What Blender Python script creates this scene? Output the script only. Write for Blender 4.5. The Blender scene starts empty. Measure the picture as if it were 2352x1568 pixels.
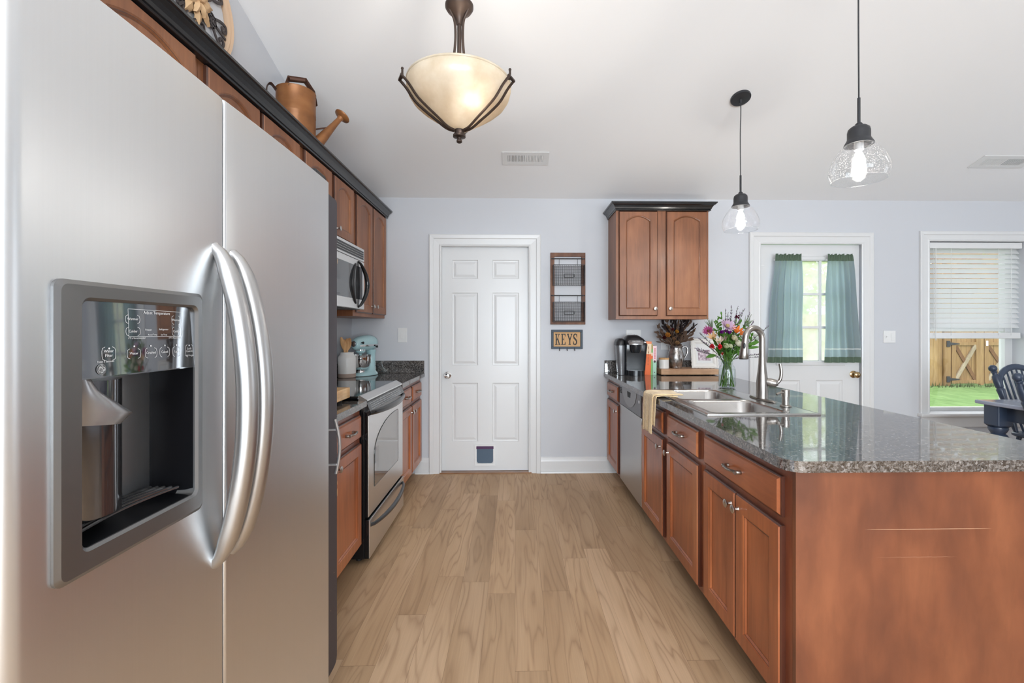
import bpy, bmesh, math, random
from mathutils import Vector, Matrix
random.seed(7)
PI = math.pi
scene = bpy.context.scene
COL = scene.collection

# ------------------------------------------------------------------ camera, world, light, exposure
F = 1045.0; H = 1.298; YAW = math.radians(1.2); CX = 1183 + F*math.tan(YAW); CY = 757.0
cam_d = bpy.data.cameras.new('camera'); cam = bpy.data.objects.new('camera', cam_d); COL.objects.link(cam)
cam.location = (0, 0, H); cam.rotation_euler = (PI/2, 0, -YAW)
cam_d.sensor_fit = 'HORIZONTAL'; cam_d.sensor_width = 36.0; cam_d.lens = F/2352*36.0
cam_d.shift_x = -(CX-1176)/2352; cam_d.shift_y = -(784-CY)/2352
cam_d.clip_start = 0.05; cam_d.clip_end = 200
scene.camera = cam

vs = scene.view_settings
vs.view_transform = 'Standard'; vs.look = 'None'; vs.gamma = 1.0; vs.use_curve_mapping = False
vs.exposure = 0.18

world = bpy.data.worlds.new('sky'); scene.world = world; world.use_nodes = True
bg = world.node_tree.nodes['Background']; bg.inputs[0].default_value = (0.86, 0.93, 1.0, 1); bg.inputs[1].default_value = 2.5

def add_light(name, kind, loc, energy, color=(1, 1, 1), rot=(0, 0, 0), size=None, size_y=None, radius=None):
    d = bpy.data.lights.new(name, kind); o = bpy.data.objects.new(name, d); COL.objects.link(o)
    o.location = loc; o.rotation_euler = rot; d.energy = energy; d.color = color
    if kind == 'AREA':
        d.shape = 'RECTANGLE'; d.size = size; d.size_y = size_y
    elif radius is not None:
        d.shadow_soft_size = radius
    return o
sun = add_light('sun', 'SUN', (0, 0, 20), 0.6, (1.0, 0.93, 0.80), (math.radians(42), 0, math.radians(-28)))
sun.data.angle = math.radians(1.0)
# daylight through the big rear windows and the dining side windows
add_light('rear_window_daylight', 'AREA', (0.85, -4.2, 1.30), 370, (0.83, 0.925, 1.0), (math.radians(100), 0, 0), 4.3, 2.0)
add_light('side_window_daylight', 'AREA', (6.4, 1.1, 1.5), 7, (0.86, 0.94, 1.0), (math.radians(105), 0, PI/2), 1.5, 1.3)
# added fill lights aimed up at the vaulted ceiling, no lamps stand here
add_light('ceiling_fill_living', 'AREA', (0.9, -1.3, 1.85), 22, (0.86, 0.94, 1.0), (PI, 0, 0), 0.4, 0.4)
add_light('ceiling_fill_dining', 'AREA', (5.3, 2.4, 1.85), 3, (0.87, 0.945, 1.0), (PI, 0, 0), 0.4, 0.4)
# added downward fill behind the camera, not a known fixture
add_light('fill_behind_camera', 'SPOT', (-0.1, -0.75, 2.55), 60, (0.95, 0.97, 1.0), radius=0.18)
bpy.data.lights['fill_behind_camera'].spot_size = math.radians(165); bpy.data.lights['fill_behind_camera'].spot_blend = 0.35

# ------------------------------------------------------------------ unprojecting photo points on real planes
def ray(px, py):
    cx = (px-CX)/F; cy = (CY-py)/F
    return (math.cos(YAW)*cx+math.sin(YAW), -math.sin(YAW)*cx+math.cos(YAW), cy)
def P(px, py, Y):
    v = ray(px, py); t = Y/v[1]; return (v[0]*t, Y, H+v[2]*t)
def PX(px, py, X):
    v = ray(px, py); t = X/v[0]; return (X, v[1]*t, H+v[2]*t)

# ------------------------------------------------------------------ material helpers
def new_mat(name):
    m = bpy.data.materials.new(name); m.use_nodes = True
    nt = m.node_tree; b = nt.nodes['Principled BSDF']
    return m, nt, b
def c4(c): return (c[0], c[1], c[2], 1)
def srgb(r, g, b):
    f = lambda v: (v/255/12.92) if v/255 <= 0.04045 else ((v/255+0.055)/1.055)**2.4
    return (f(r), f(g), f(b))
def mat(name, col, rough=0.5, metal=0.0, spec=0.5, coat=0.0, trans=0.0, ior=1.5, emit=None, estr=0.0, sheen=0.0, subs=0.0):
    m, nt, b = new_mat(name)
    b.inputs['Base Color'].default_value = c4(col); b.inputs['Roughness'].default_value = rough
    b.inputs['Metallic'].default_value = metal; b.inputs['Specular IOR Level'].default_value = spec
    b.inputs['Coat Weight'].default_value = coat; b.inputs['Coat Roughness'].default_value = 0.12
    b.inputs['Transmission Weight'].default_value = trans; b.inputs['IOR'].default_value = ior
    b.inputs['Sheen Weight'].default_value = sheen
    if emit:
        b.inputs['Emission Color'].default_value = c4(emit); b.inputs['Emission Strength'].default_value = estr
    return m
def N(nt, typ, **kw):
    n = nt.nodes.new(typ)
    for k, v in kw.items(): setattr(n, k, v)
    return n
def L(nt, a, b): nt.links.new(a, b)
def coords(nt, scale=(1, 1, 1), kind='Object', rot=(0, 0, 0)):
    t = N(nt, 'ShaderNodeTexCoord'); mp = N(nt, 'ShaderNodeMapping')
    mp.inputs['Scale'].default_value = scale; mp.inputs['Rotation'].default_value = rot
    L(nt, t.outputs[kind], mp.inputs['Vector']); return mp.outputs[0]
def noise(nt, vec, scale, detail=2, rough=0.5, dist=0.0):
    n = N(nt, 'ShaderNodeTexNoise'); n.inputs['Scale'].default_value = scale; n.inputs['Detail'].default_value = detail
    n.inputs['Roughness'].default_value = rough; n.inputs['Distortion'].default_value = dist
    L(nt, vec, n.inputs['Vector']); return n.outputs['Fac']
def ramp(nt, fac, stops, interp='LINEAR'):
    r = N(nt, 'ShaderNodeValToRGB'); r.color_ramp.interpolation = interp
    e = r.color_ramp.elements
    while len(e) < len(stops): e.new(0.5)
    for i, (p, c) in enumerate(stops): e[i].position = p; e[i].color = c4(c)
    L(nt, fac, r.inputs[0]); return r.outputs[0]
def mixc(nt, fac, a, b, mode='MIX'):
    m = N(nt, 'ShaderNodeMix', data_type='RGBA', blend_type=mode)
    if isinstance(fac, (int, float)): m.inputs[0].default_value = fac
    else: L(nt, fac, m.inputs[0])
    for s, v in ((6, a), (7, b)):
        if isinstance(v, tuple): m.inputs[s].default_value = c4(v)
        else: L(nt, v, m.inputs[s])
    return m.outputs[2]
def mth(nt, op, a, b=None, c=None):
    m = N(nt, 'ShaderNodeMath', operation=op)
    for i, v in enumerate((a, b, c)):
        if v is None: continue
        if isinstance(v, (int, float)): m.inputs[i].default_value = v
        else: L(nt, v, m.inputs[i])
    return m.outputs[0]
def bump(nt, b, h, strength=0.1, dist=0.01):
    n = N(nt, 'ShaderNodeBump'); n.inputs['Strength'].default_value = strength; n.inputs['Distance'].default_value = dist
    L(nt, h, n.inputs['Height']); L(nt, n.outputs[0], b.inputs['Normal'])

def wood(name, dark, mid, light, grain=(14, 14, 1.2), rough=0.34, coat=0.25, blotch=2.2):
    m, nt, b = new_mat(name)
    n1 = noise(nt, coords(nt, grain), 3.0, 5, 0.6, 0.4)
    n2 = noise(nt, coords(nt, (1.6, 1.6, 0.8)), blotch, 3, 0.5)
    base = ramp(nt, n2, [(0.3, dark), (0.52, mid), (0.72, light)])
    fine = ramp(nt, n1, [(0.35, (0.78, 0.74, 0.72)), (0.62, (1.08, 1.06, 1.05))])
    L(nt, mixc(nt, 0.75, base, fine, 'MULTIPLY'), b.inputs['Base Color'])
    b.inputs['Roughness'].default_value = rough
    b.inputs['Coat Weight'].default_value = coat; b.inputs['Coat Roughness'].default_value = 0.18
    bump(nt, b, n1, 0.03, 0.002)
    return m
def brushed(name, col, rough=0.3, scale=(300, 300, 2), bstr=0.02):
    m, nt, b = new_mat(name)
    n1 = noise(nt, coords(nt, scale), 1.0, 3, 0.6)
    n2 = noise(nt, coords(nt, (1, 1, 1)), 2.5, 2)
    b.inputs['Metallic'].default_value = 1.0
    L(nt, mixc(nt, n1, tuple(c*0.98 for c in col), tuple(min(1, c*1.02) for c in col)), b.inputs['Base Color'])
    r = mth(nt, 'MULTIPLY_ADD', n2, 0.06, rough-0.03)
    L(nt, r, b.inputs['Roughness'])
    bump(nt, b, n1, bstr, 0.001)
    return m

M = {}
M['cherry'] = wood('cherry_stained_maple', srgb(148, 82, 48), srgb(172, 100, 60), srgb(190, 120, 76))
M['cherry_h'] = wood('cherry_stained_maple_cross', srgb(148, 82, 48), srgb(172, 100, 60), srgb(190, 120, 76), (14, 1.2, 14))
M['cherry_end'] = wood('cherry_veneer_panel', srgb(98, 56, 38), srgb(118, 68, 44), srgb(134, 80, 52), (5, 5, 1.4), 0.38, 0.2, 3.6)
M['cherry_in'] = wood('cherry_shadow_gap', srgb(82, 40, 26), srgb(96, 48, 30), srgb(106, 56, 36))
M['upper'] = wood('maple_browned_by_lighting', srgb(118, 72, 43), srgb(142, 90, 57), srgb(160, 107, 71), rough=0.42, coat=0.05)  # cherry maple again, the lighting on the upper cabinets put into a browner colour
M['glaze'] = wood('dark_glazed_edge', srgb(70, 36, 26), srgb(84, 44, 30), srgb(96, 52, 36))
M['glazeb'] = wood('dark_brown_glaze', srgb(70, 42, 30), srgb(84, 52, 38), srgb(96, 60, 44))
M['walnut'] = wood('walnut_strip', srgb(84, 54, 38), srgb(108, 70, 50), srgb(128, 88, 62), (20, 20, 3), 0.6, 0.0, 8)
M['board'] = wood('light_acacia', srgb(160, 118, 84), srgb(186, 146, 112), srgb(206, 168, 134), (1.2, 14, 14), 0.5, 0.05, 5)
M['butcher'] = wood('butcher_block', srgb(196, 150, 96), srgb(224, 180, 124), srgb(238, 202, 150), (16, 2, 16), 0.45, 0.1, 5)
M['spoon'] = wood('spoon_beech', srgb(186, 136, 84), srgb(212, 166, 112), srgb(226, 186, 136), (12, 12, 2), 0.55, 0.0, 6)
M['steel'] = brushed('brushed_stainless', (0.73, 0.745, 0.76), 0.36)
M['steel_h'] = brushed('brushed_stainless_flat', (0.76, 0.75, 0.74), 0.30, (2, 300, 300))
M['handle'] = brushed('satin_handle_steel', (0.50, 0.50, 0.50), 0.36, (60, 60, 4), 0.01)
M['dwsteel'] = brushed('dishwasher_steel', (0.50, 0.495, 0.49), 0.34, (2, 300, 300))
M['sinksteel'] = brushed('sink_steel', (0.50, 0.49, 0.48), 0.27, (200, 3, 200))
M['nickel'] = mat('brushed_nickel', (0.36, 0.335, 0.31), 0.30, 1.0)
M['knob'] = mat('pewter_knob', (0.56, 0.53, 0.50), 0.30, 1.0)
M['chrome'] = mat('chrome', (0.75, 0.75, 0.75), 0.10, 1.0)
M['brass'] = mat('antique_brass', (0.42, 0.30, 0.16), 0.22, 1.0)
M['bronze'] = mat('oil_rubbed_bronze', srgb(66, 54, 48), 0.42, 0.55)
M['blackgloss'] = mat('black_gloss', (0.008, 0.008, 0.009), 0.07)
M['blackmat'] = mat('black_satin', (0.016, 0.016, 0.018), 0.38)
M['ironblack'] = mat('black_iron', (0.02, 0.02, 0.022), 0.5)
M['pendblack'] = mat('pendant_black', (0.022, 0.023, 0.027), 0.45)
M['crownblack'] = mat('black_painted_wood', (0.014, 0.015, 0.017), 0.26, coat=0.2)
M['pantry'] = mat('charcoal_painted_wood', srgb(64, 60, 66), 0.5)
M['darkgrey'] = mat('dark_grey_plastic', srgb(70, 71, 73), 0.45)
M['white'] = mat('white_trim_paint', (0.68, 0.68, 0.68), 0.32)
M['whiteplastic'] = mat('white_plastic', (0.72, 0.72, 0.715), 0.3)
M['ceil'] = mat('ceiling_paint', (0.84, 0.84, 0.845), 0.9, spec=0.1)
M['wallp'] = mat('lavender_grey_wall_paint', (0.575, 0.585, 0.615), 0.75, spec=0.2)
M['dark'] = mat('dark_void', (0.004, 0.004, 0.004), 0.6)
M['slate'] = mat('navy_painted_wood', srgb(52, 64, 84), 0.38, coat=0.15)
M['slatetop'] = mat('slate_table_top', srgb(150, 156, 174), 0.22, coat=0.3)
M['signtan'] = mat('sign_burlap', srgb(196, 156, 112), 0.85)
M['signblue'] = mat('sign_charcoal_blue', srgb(58, 70, 82), 0.6)
M['signink'] = mat('sign_lettering', (0.012, 0.012, 0.012), 0.6)
M['purple'] = mat('purple_plastic', srgb(66, 22, 74), 0.4)
M['flap'] = mat('smoky_flap', srgb(76, 94, 112), 0.25)
M['mint'] = mat('aqua_enamel', srgb(172, 206, 210), 0.18, coat=0.5)
M['crock'] = mat('white_stoneware', (0.74, 0.72, 0.69), 0.35)
M['stonebase'] = mat('unglazed_clay', srgb(170, 150, 138), 0.7)
M['ltext'] = mat('panel_lettering', (0.75, 0.77, 0.78), 0.5)
M['tin'] = mat('rust_copper_tin', srgb(140, 92, 52), 0.42, 0.45)
M['tindark'] = mat('dark_copper_tin', srgb(86, 58, 46), 0.45, 0.4)
M['tan'] = mat('distressed_tan_paint', srgb(196, 166, 138), 0.65)
M['leafpaint'] = mat('carved_leaf', srgb(206, 172, 132), 0.7)
M['scroll'] = mat('wrought_iron', srgb(58, 50, 50), 0.55)
M['rubber'] = mat('rubber_black', (0.01, 0.01, 0.01), 0.6)

def tarnish():
    m, nt, b = new_mat('tarnished_silver'); n = noise(nt, coords(nt, (1, 1, 1)), 26, 4, 0.6)
    L(nt, ramp(nt, n, [(0.35, (0.16, 0.13, 0.11)), (0.5, (0.42, 0.40, 0.39)), (0.7, (0.62, 0.58, 0.54))]), b.inputs['Base Color'])
    b.inputs['Metallic'].default_value = 1; b.inputs['Roughness'].default_value = 0.28
    return m
M['tarnish'] = tarnish()
def tin_worn():
    m, nt, b = new_mat('patinated_copper'); n = noise(nt, coords(nt, (1, 1, 2)), 9, 3, 0.5)
    L(nt, ramp(nt, n, [(0.25, srgb(124, 80, 46)), (0.5, srgb(144, 94, 54)), (0.75, srgb(158, 106, 64))]), b.inputs['Base Color'])
    b.inputs['Metallic'].default_value = 0.35; b.inputs['Roughness'].default_value = 0.42
    return m
M['tin'] = tin_worn()
def granite():
    m, nt, b = new_mat('speckled_granite')
    co = coords(nt, (1, 1, 1))
    nz = N(nt, 'ShaderNodeTexNoise'); nz.inputs['Scale'].default_value = 60; L(nt, co, nz.inputs['Vector'])
    vec = N(nt, 'ShaderNodeMix', data_type='VECTOR'); vec.inputs[0].default_value = 0.012
    L(nt, co, vec.inputs[4]); L(nt, nz.outputs['Color'], vec.inputs[5])
    v1 = N(nt, 'ShaderNodeTexVoronoi'); v1.inputs['Scale'].default_value = 150; L(nt, vec.outputs[1], v1.inputs['Vector'])
    v2 = N(nt, 'ShaderNodeTexVoronoi'); v2.inputs['Scale'].default_value = 330; L(nt, vec.outputs[1], v2.inputs['Vector'])
    s1 = N(nt, 'ShaderNodeSeparateColor'); L(nt, v1.outputs['Color'], s1.inputs[0])
    s2 = N(nt, 'ShaderNodeSeparateColor'); L(nt, v2.outputs['Color'], s2.inputs[0])
    big = noise(nt, co, 14, 2)
    a = ramp(nt, s1.outputs[0], [(0.0, (0.012, 0.012, 0.014)), (0.26, (0.032, 0.031, 0.032)), (0.48, (0.10, 0.092, 0.087)), (0.70, (0.185, 0.173, 0.165)), (0.90, (0.30, 0.29, 0.285))], 'CONSTANT')
    c = ramp(nt, s2.outputs[1], [(0.0, (0.02, 0.02, 0.02)), (0.35, (0.12, 0.108, 0.10)), (0.7, (0.22, 0.205, 0.195))], 'CONSTANT')
    mixed = mixc(nt, 0.42, a, c)
    tint = ramp(nt, big, [(0.35, (0.86, 0.84, 0.84)), (0.65, (1.1, 1.06, 1.02))])
    L(nt, mixc(nt, 0.6, mixed, tint, 'MULTIPLY'), b.inputs['Base Color'])
    b.inputs['Roughness'].default_value = 0.045; b.inputs['IOR'].default_value = 2.3
    wob = noise(nt, coords(nt, (1, 1, 1)), 45, 2); bump(nt, b, wob, 0.006, 0.002)
    return m
M['granite'] = granite()
def floor_mat():
    m, nt, b = new_mat('oak_plank_floor')
    tc = N(nt, 'ShaderNodeTexCoord'); sp = N(nt, 'ShaderNodeSeparateXYZ'); L(nt, tc.outputs['Object'], sp.inputs[0])
    x, y = sp.outputs[0], sp.outputs[1]
    xs = mth(nt, 'DIVIDE', x, 0.135); ix = mth(nt, 'FLOOR', xs); fx = mth(nt, 'SUBTRACT', xs, ix)
    w1 = N(nt, 'ShaderNodeTexWhiteNoise', noise_dimensions='1D'); L(nt, ix, w1.inputs['W'])
    ys = mth(nt, 'ADD', mth(nt, 'DIVIDE', y, 1.22), w1.outputs['Value']); iy = mth(nt, 'FLOOR', ys); fy = mth(nt, 'SUBTRACT', ys, iy)
    cb = N(nt, 'ShaderNodeCombineXYZ'); L(nt, ix, cb.inputs[0]); L(nt, iy, cb.inputs[1])
    w2 = N(nt, 'ShaderNodeTexWhiteNoise', noise_dimensions='2D'); L(nt, cb.outputs[0], w2.inputs['Vector'])
    r = w2.outputs['Value']
    def gv(kx, ky):
        g = N(nt, 'ShaderNodeCombineXYZ')
        L(nt, mth(nt, 'MULTIPLY_ADD', x, kx, mth(nt, 'MULTIPLY', r, 37.0)), g.inputs[0])
        L(nt, mth(nt, 'MULTIPLY_ADD', y, ky, mth(nt, 'MULTIPLY', r, 91.0)), g.inputs[1])
        L(nt, mth(nt, 'MULTIPLY', r, 53.0), g.inputs[2]); return g.outputs[0]
    n = noise(nt, gv(9.0, 0.85), 1.0, 2.0, 0.45, 0.35)
    rings = mth(nt, 'ABSOLUTE', mth(nt, 'SINE', mth(nt, 'MULTIPLY', n, 30.0)))
    lines = mth(nt, 'POWER', mth(nt, 'SUBTRACT', 1.0, rings), 2.2)
    amt = mth(nt, 'MULTIPLY', lines, noise(nt, gv(5.0, 0.9), 1.0, 1.0))
    fine = noise(nt, gv(160.0, 4.0), 1.0, 3, 0.6)
    tone = noise(nt, gv(3.5, 0.7), 1.0, 2.0)
    base = ramp(nt, tone, [(0.28, srgb(174, 142, 109)), (0.5, srgb(191, 159, 125)), (0.72, srgb(203, 172, 140))])
    base = mixc(nt, mth(nt, 'MULTIPLY', amt, 0.85), base, srgb(140, 108, 80))
    base = mixc(nt, 0.5, base, ramp(nt, fine, [(0.3, (0.86, 0.84, 0.82)), (0.7, (1.08, 1.07, 1.06))]), 'MULTIPLY')
    pv = mth(nt, 'MULTIPLY_ADD', r, 0.20, 0.88)
    hs = N(nt, 'ShaderNodeHueSaturation'); L(nt, base, hs.inputs['Color']); L(nt, pv, hs.inputs['Value'])
    gx = mth(nt, 'LESS_THAN', mth(nt, 'MINIMUM', fx, mth(nt, 'SUBTRACT', 1.0, fx)), 0.006)
    gy = mth(nt, 'LESS_THAN', mth(nt, 'MINIMUM', fy, mth(nt, 'SUBTRACT', 1.0, fy)), 0.0009)
    gap = mth(nt, 'MULTIPLY', mth(nt, 'MAXIMUM', gx, gy), 0.45)
    L(nt, mixc(nt, gap, hs.outputs[0], srgb(96, 68, 46)), b.inputs['Base Color'])
    b.inputs['Roughness'].default_value = 0.5; b.inputs['Specular IOR Level'].default_value = 0.3
    bump(nt, b, fine, 0.04, 0.002)
    return m
M['floor'] = floor_mat()
def pane(name, tint=(1, 1, 1), haze=0.0, hazecol=(0.85, 0.93, 0.88)):
    m, nt, b = new_mat(name); nt.nodes.remove(b); out = nt.nodes['Material Output']
    tr = N(nt, 'ShaderNodeBsdfTransparent'); tr.inputs[0].default_value = c4(tint)
    gl = N(nt, 'ShaderNodeBsdfGlossy'); gl.inputs['Roughness'].default_value = 0.02
    fr = N(nt, 'ShaderNodeLayerWeight'); fr.inputs[0].default_value = 0.5
    fac = mth(nt, 'MULTIPLY_ADD', mth(nt, 'POWER', fr.outputs['Facing'], 4.0), 0.6, 0.04)
    mx = N(nt, 'ShaderNodeMixShader'); L(nt, fac, mx.inputs[0]); L(nt, tr.outputs[0], mx.inputs[1]); L(nt, gl.outputs[0], mx.inputs[2])
    last = mx.outputs[0]
    if haze:
        tl = N(nt, 'ShaderNodeBsdfTranslucent'); tl.inputs[0].default_value = c4(hazecol)
        m2 = N(nt, 'ShaderNodeMixShader')
        hz = ramp(nt, noise(nt, coords(nt, (1, 1, 1)), 9, 4), [(0.3, (haze*0.7,)*3), (0.7, (min(1, haze*1.2),)*3)])
        L(nt, hz, m2.inputs[0]); L(nt, last, m2.inputs[1]); L(nt, tl.outputs[0], m2.inputs[2]); last = m2.outputs[0]
    L(nt, last, out.inputs[0]); return m
M['pane'] = pane('clear_window_pane')
M['panehaze'] = pane('dewy_door_pane', (1, 1, 1), 0.42, (0.90, 0.96, 0.86))
def seeded():
    m, nt, b = new_mat('seeded_glass'); nt.nodes.remove(b); out = nt.nodes['Material Output']
    tr = N(nt, 'ShaderNodeBsdfTransparent'); tr.inputs[0].default_value = (0.93, 0.94, 0.95, 1)
    gl = N(nt, 'ShaderNodeBsdfGlossy'); gl.inputs['Roughness'].default_value = 0.04
    fr = N(nt, 'ShaderNodeLayerWeight'); fr.inputs[0].default_value = 0.5
    fac = mth(nt, 'MULTIPLY_ADD', mth(nt, 'POWER', fr.outputs['Facing'], 4.0), 0.5, 0.03)
    mx = N(nt, 'ShaderNodeMixShader'); L(nt, fac, mx.inputs[0]); L(nt, tr.outputs[0], mx.inputs[1]); L(nt, gl.outputs[0], mx.inputs[2])
    vo = N(nt, 'ShaderNodeTexVoronoi'); vo.inputs['Scale'].default_value = 240; L(nt, coords(nt), vo.inputs['Vector'])
    sp = mth(nt, 'LESS_THAN', vo.outputs['Distance'], 0.30)
    dots = mth(nt, 'MULTIPLY', sp, 0.14)
    tl = N(nt, 'ShaderNodeBsdfTranslucent'); tl.inputs[0].default_value = (0.9, 0.9, 0.92, 1)
    m2 = N(nt, 'ShaderNodeMixShader'); L(nt, dots, m2.inputs[0]); L(nt, mx.outputs[0], m2.inputs[1]); L(nt, tl.outputs[0], m2.inputs[2])
    L(nt, m2.outputs[0], out.inputs[0]); return m
M['seeded'] = seeded()
def shade_glass():
    m, nt, b = new_mat('amber_alabaster_glass'); nt.nodes.remove(b); out = nt.nodes['Material Output']
    n = noise(nt, coords(nt), 9, 4, 0.6)
    col = ramp(nt, n, [(0.3, srgb(214, 198, 172)), (0.7, srgb(234, 224, 206))])
    tl = N(nt, 'ShaderNodeBsdfTranslucent'); L(nt, col, tl.inputs[0])
    df = N(nt, 'ShaderNodeBsdfDiffuse'); L(nt, col, df.inputs[0])
    gl = N(nt, 'ShaderNodeBsdfGlossy'); gl.inputs['Roughness'].default_value = 0.25
    m1 = N(nt, 'ShaderNodeMixShader'); m1.inputs[0].default_value = 0.22; L(nt, df.outputs[0], m1.inputs[1]); L(nt, tl.outputs[0], m1.inputs[2])
    m2 = N(nt, 'ShaderNodeMixShader'); m2.inputs[0].default_value = 0.05; L(nt, m1.outputs[0], m2.inputs[1]); L(nt, gl.outputs[0], m2.inputs[2])
    L(nt, m2.outputs[0], out.inputs[0]); return m
M['shade'] = shade_glass()
def cloth(name, col, tl_col, fac, stripes=None):
    m, nt, b = new_mat(name); nt.nodes.remove(b); out = nt.nodes['Material Output']
    df = N(nt, 'ShaderNodeBsdfDiffuse'); tl = N(nt, 'ShaderNodeBsdfTranslucent')
    tcd = N(nt, 'ShaderNodeTexCoord'); sp = N(nt, 'ShaderNodeSeparateXYZ'); L(nt, tcd.outputs['Object'], sp.inputs[0])
    c1, c2 = None, None
    if stripes:
        z = sp.outputs[2]; acc = None
        for (a, bb) in stripes:
            s = mth(nt, 'MULTIPLY', mth(nt, 'GREATER_THAN', z, a), mth(nt, 'LESS_THAN', z, bb))
            acc = s if acc is None else mth(nt, 'ADD', acc, s)
        L(nt, mixc(nt, acc, col, (0.72, 0.74, 0.72)), df.inputs[0]); L(nt, mixc(nt, acc, tl_col, (0.75, 0.8, 0.8)), tl.inputs[0])
    else:
        df.inputs[0].default_value = c4(col); tl.inputs[0].default_value = c4(tl_col)
    mx = N(nt, 'ShaderNodeMixShader'); mx.inputs[0].default_value = fac
    L(nt, df.outputs[0], mx.inputs[1]); L(nt, tl.outputs[0], mx.inputs[2]); L(nt, mx.outputs[0], out.inputs[0]); return m
M['curtain'] = cloth('sage_curtain_cloth', srgb(130, 140, 108), (0.60, 0.75, 1.0), 0.5, [(-0.868, -0.858), (-0.950, -0.940)])
M['curtainhem'] = cloth('sage_curtain_hem', srgb(98, 113, 96), srgb(96, 120, 116), 0.2)
M['petal'] = {}
def petal(c):
    if c not in M['petal']: M['petal'][c] = cloth('petal_%d_%d_%d' % c, srgb(*c), srgb(*c), 0.35)
    return M['petal'][c]

# ------------------------------------------------------------------ mesh builder
class MB:
    def __init__(s, T=None): s.v = []; s.f = []; s.mi = []; s.m = 0; s.T = T
    def put(s, vs_, fs):
        b = len(s.v)
        s.v += [tuple(s.T(*v)) for v in vs_] if s.T else [tuple(v) for v in vs_]
        s.f += [tuple(i+b for i in f) for f in fs]; s.mi += [s.m]*len(fs)
    def box(s, x0, x1, y0, y1, z0, z1):
        s.put([(x0, y0, z0), (x1, y0, z0), (x1, y1, z0), (x0, y1, z0), (x0, y0, z1), (x1, y0, z1), (x1, y1, z1), (x0, y1, z1)],
              [(0, 3, 2, 1), (4, 5, 6, 7), (0, 1, 5, 4), (1, 2, 6, 5), (2, 3, 7, 6), (3, 0, 4, 7)])
        return s
    def loops(s, loops, close0=True, close1=True, ring=True):
        n = len(loops[0]); vs_ = [p for l in loops for p in l]; fs = []
        for i in range(len(loops)-1):
            for j in range(n if ring else n-1):
                k = (j+1) % n
                fs.append((i*n+j, i*n+k, (i+1)*n+k, (i+1)*n+j))
        if close0: fs.append(tuple(reversed(range(n))))
        if close1: fs.append(tuple(range((len(loops)-1)*n, len(loops)*n)))
        s.put(vs_, fs); return s
    def tube(s, pts, r, n=8, caps=True, closed=False, flat=1.0, up=None):
        pts = [Vector(p) for p in pts]; k = len(pts)
        rs = r if isinstance(r, (list, tuple)) else [r]*k
        prev = None; lp = []
        for i, p in enumerate(pts):
            if closed: t = pts[(i+1) % k]-pts[i-1]
            else: t = pts[min(i+1, k-1)]-pts[max(i-1, 0)]
            if t.length < 1e-9: t = Vector((0, 0, 1))
            t.normalize()
            if prev is None:
                a = Vector(up) if up else (Vector((0, 0, 1)) if abs(t.z) < 0.9 else Vector((1, 0, 0)))
            else: a = prev
            a = a-t*a.dot(t)
            if a.length < 1e-6: a = t.orthogonal()
            a.normalize(); prev = a; b = t.cross(a)
            lp.append([p+(a*math.cos(2*PI*j/n)+b*math.sin(2*PI*j/n)*flat)*rs[i] for j in range(n)])
        if closed: lp.append(lp[0]); caps = False
        return s.loops(lp, caps, caps)
    def cyl(s, p0, p1, r0, r1=None, n=16):
        return s.tube([p0, p1], [r0, r0 if r1 is None else r1], n)
    def lathe(s, prof, c=(0, 0, 0), n=24, axis='z', c0=True, c1=True, a0=0, a1=2*PI):
        lp = []
        for (r, h) in prof:
            l = []
            for j in range(n):
                a = 2*PI*j/n
                q = (r*math.cos(a), r*math.sin(a))
                if axis == 'z': l.append((c[0]+q[0], c[1]+q[1], c[2]+h))
                elif axis == 'y': l.append((c[0]+q[0], c[1]+h, c[2]+q[1]))
                else: l.append((c[0]+h, c[1]+q[0], c[2]+q[1]))
            lp.append(l)
        return s.loops(lp, c0, c1)
    def prism(s, poly, axis, a, b):
        f = {'x': lambda p, t: (t, p[0], p[1]), 'y': lambda p, t: (p[0], t, p[1]), 'z': lambda p, t: (p[0], p[1], t)}[axis]
        return s.loops([[f(p, a) for p in poly], [f(p, b) for p in poly]])
    def surf(s, fn, nu, nv):
        vs_ = [fn(i/nu, j/nv) for i in range(nu+1) for j in range(nv+1)]
        w = nv+1
        s.put(vs_, [(i*w+j, (i+1)*w+j, (i+1)*w+j+1, i*w+j+1) for i in range(nu) for j in range(nv)]); return s
    def ball(s, c, r, n=12, m=8):
        r = (r, r, r) if isinstance(r, (int, float)) else r
        lp = []
        for i in range(1, m):
            t = PI*i/m
            lp.append([(c[0]+r[0]*math.sin(t)*math.cos(2*PI*j/n), c[1]+r[1]*math.sin(t)*math.sin(2*PI*j/n), c[2]-r[2]*math.cos(t)) for j in range(n)])
        return s.loops(lp)
    def grid(s, us, zs, holes, w=0.0, depth=0.0):
        """front face over the rectangle with rectangular holes (u0,u1,z0,z1); reveals 'depth' deep behind each hole"""
        us = sorted(set([round(u, 5) for u in us]+[round(h[i], 5) for h in holes for i in (0, 1)]))
        zs = sorted(set([round(z, 5) for z in zs]+[round(h[i], 5) for h in holes for i in (2, 3)]))
        for i in range(len(us)-1):
            for j in range(len(zs)-1):
                uc = (us[i]+us[i+1])/2; zc = (zs[j]+zs[j+1])/2
                if any(h[0] < uc < h[1] and h[2] < zc < h[3] for h in holes): continue
                s.put([(us[i], w, zs[j]), (us[i+1], w, zs[j]), (us[i+1], w, zs[j+1]), (us[i], w, zs[j+1])], [(0, 1, 2, 3)])
        if depth:
            for (a, b, c, d) in holes:
                s.loops([[(a, w, c), (b, w, c), (b, w, d), (a, w, d)], [(a, w-depth, c), (b, w-depth, c), (b, w-depth, d), (a, w-depth, d)]], False, False)
        return s
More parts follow.
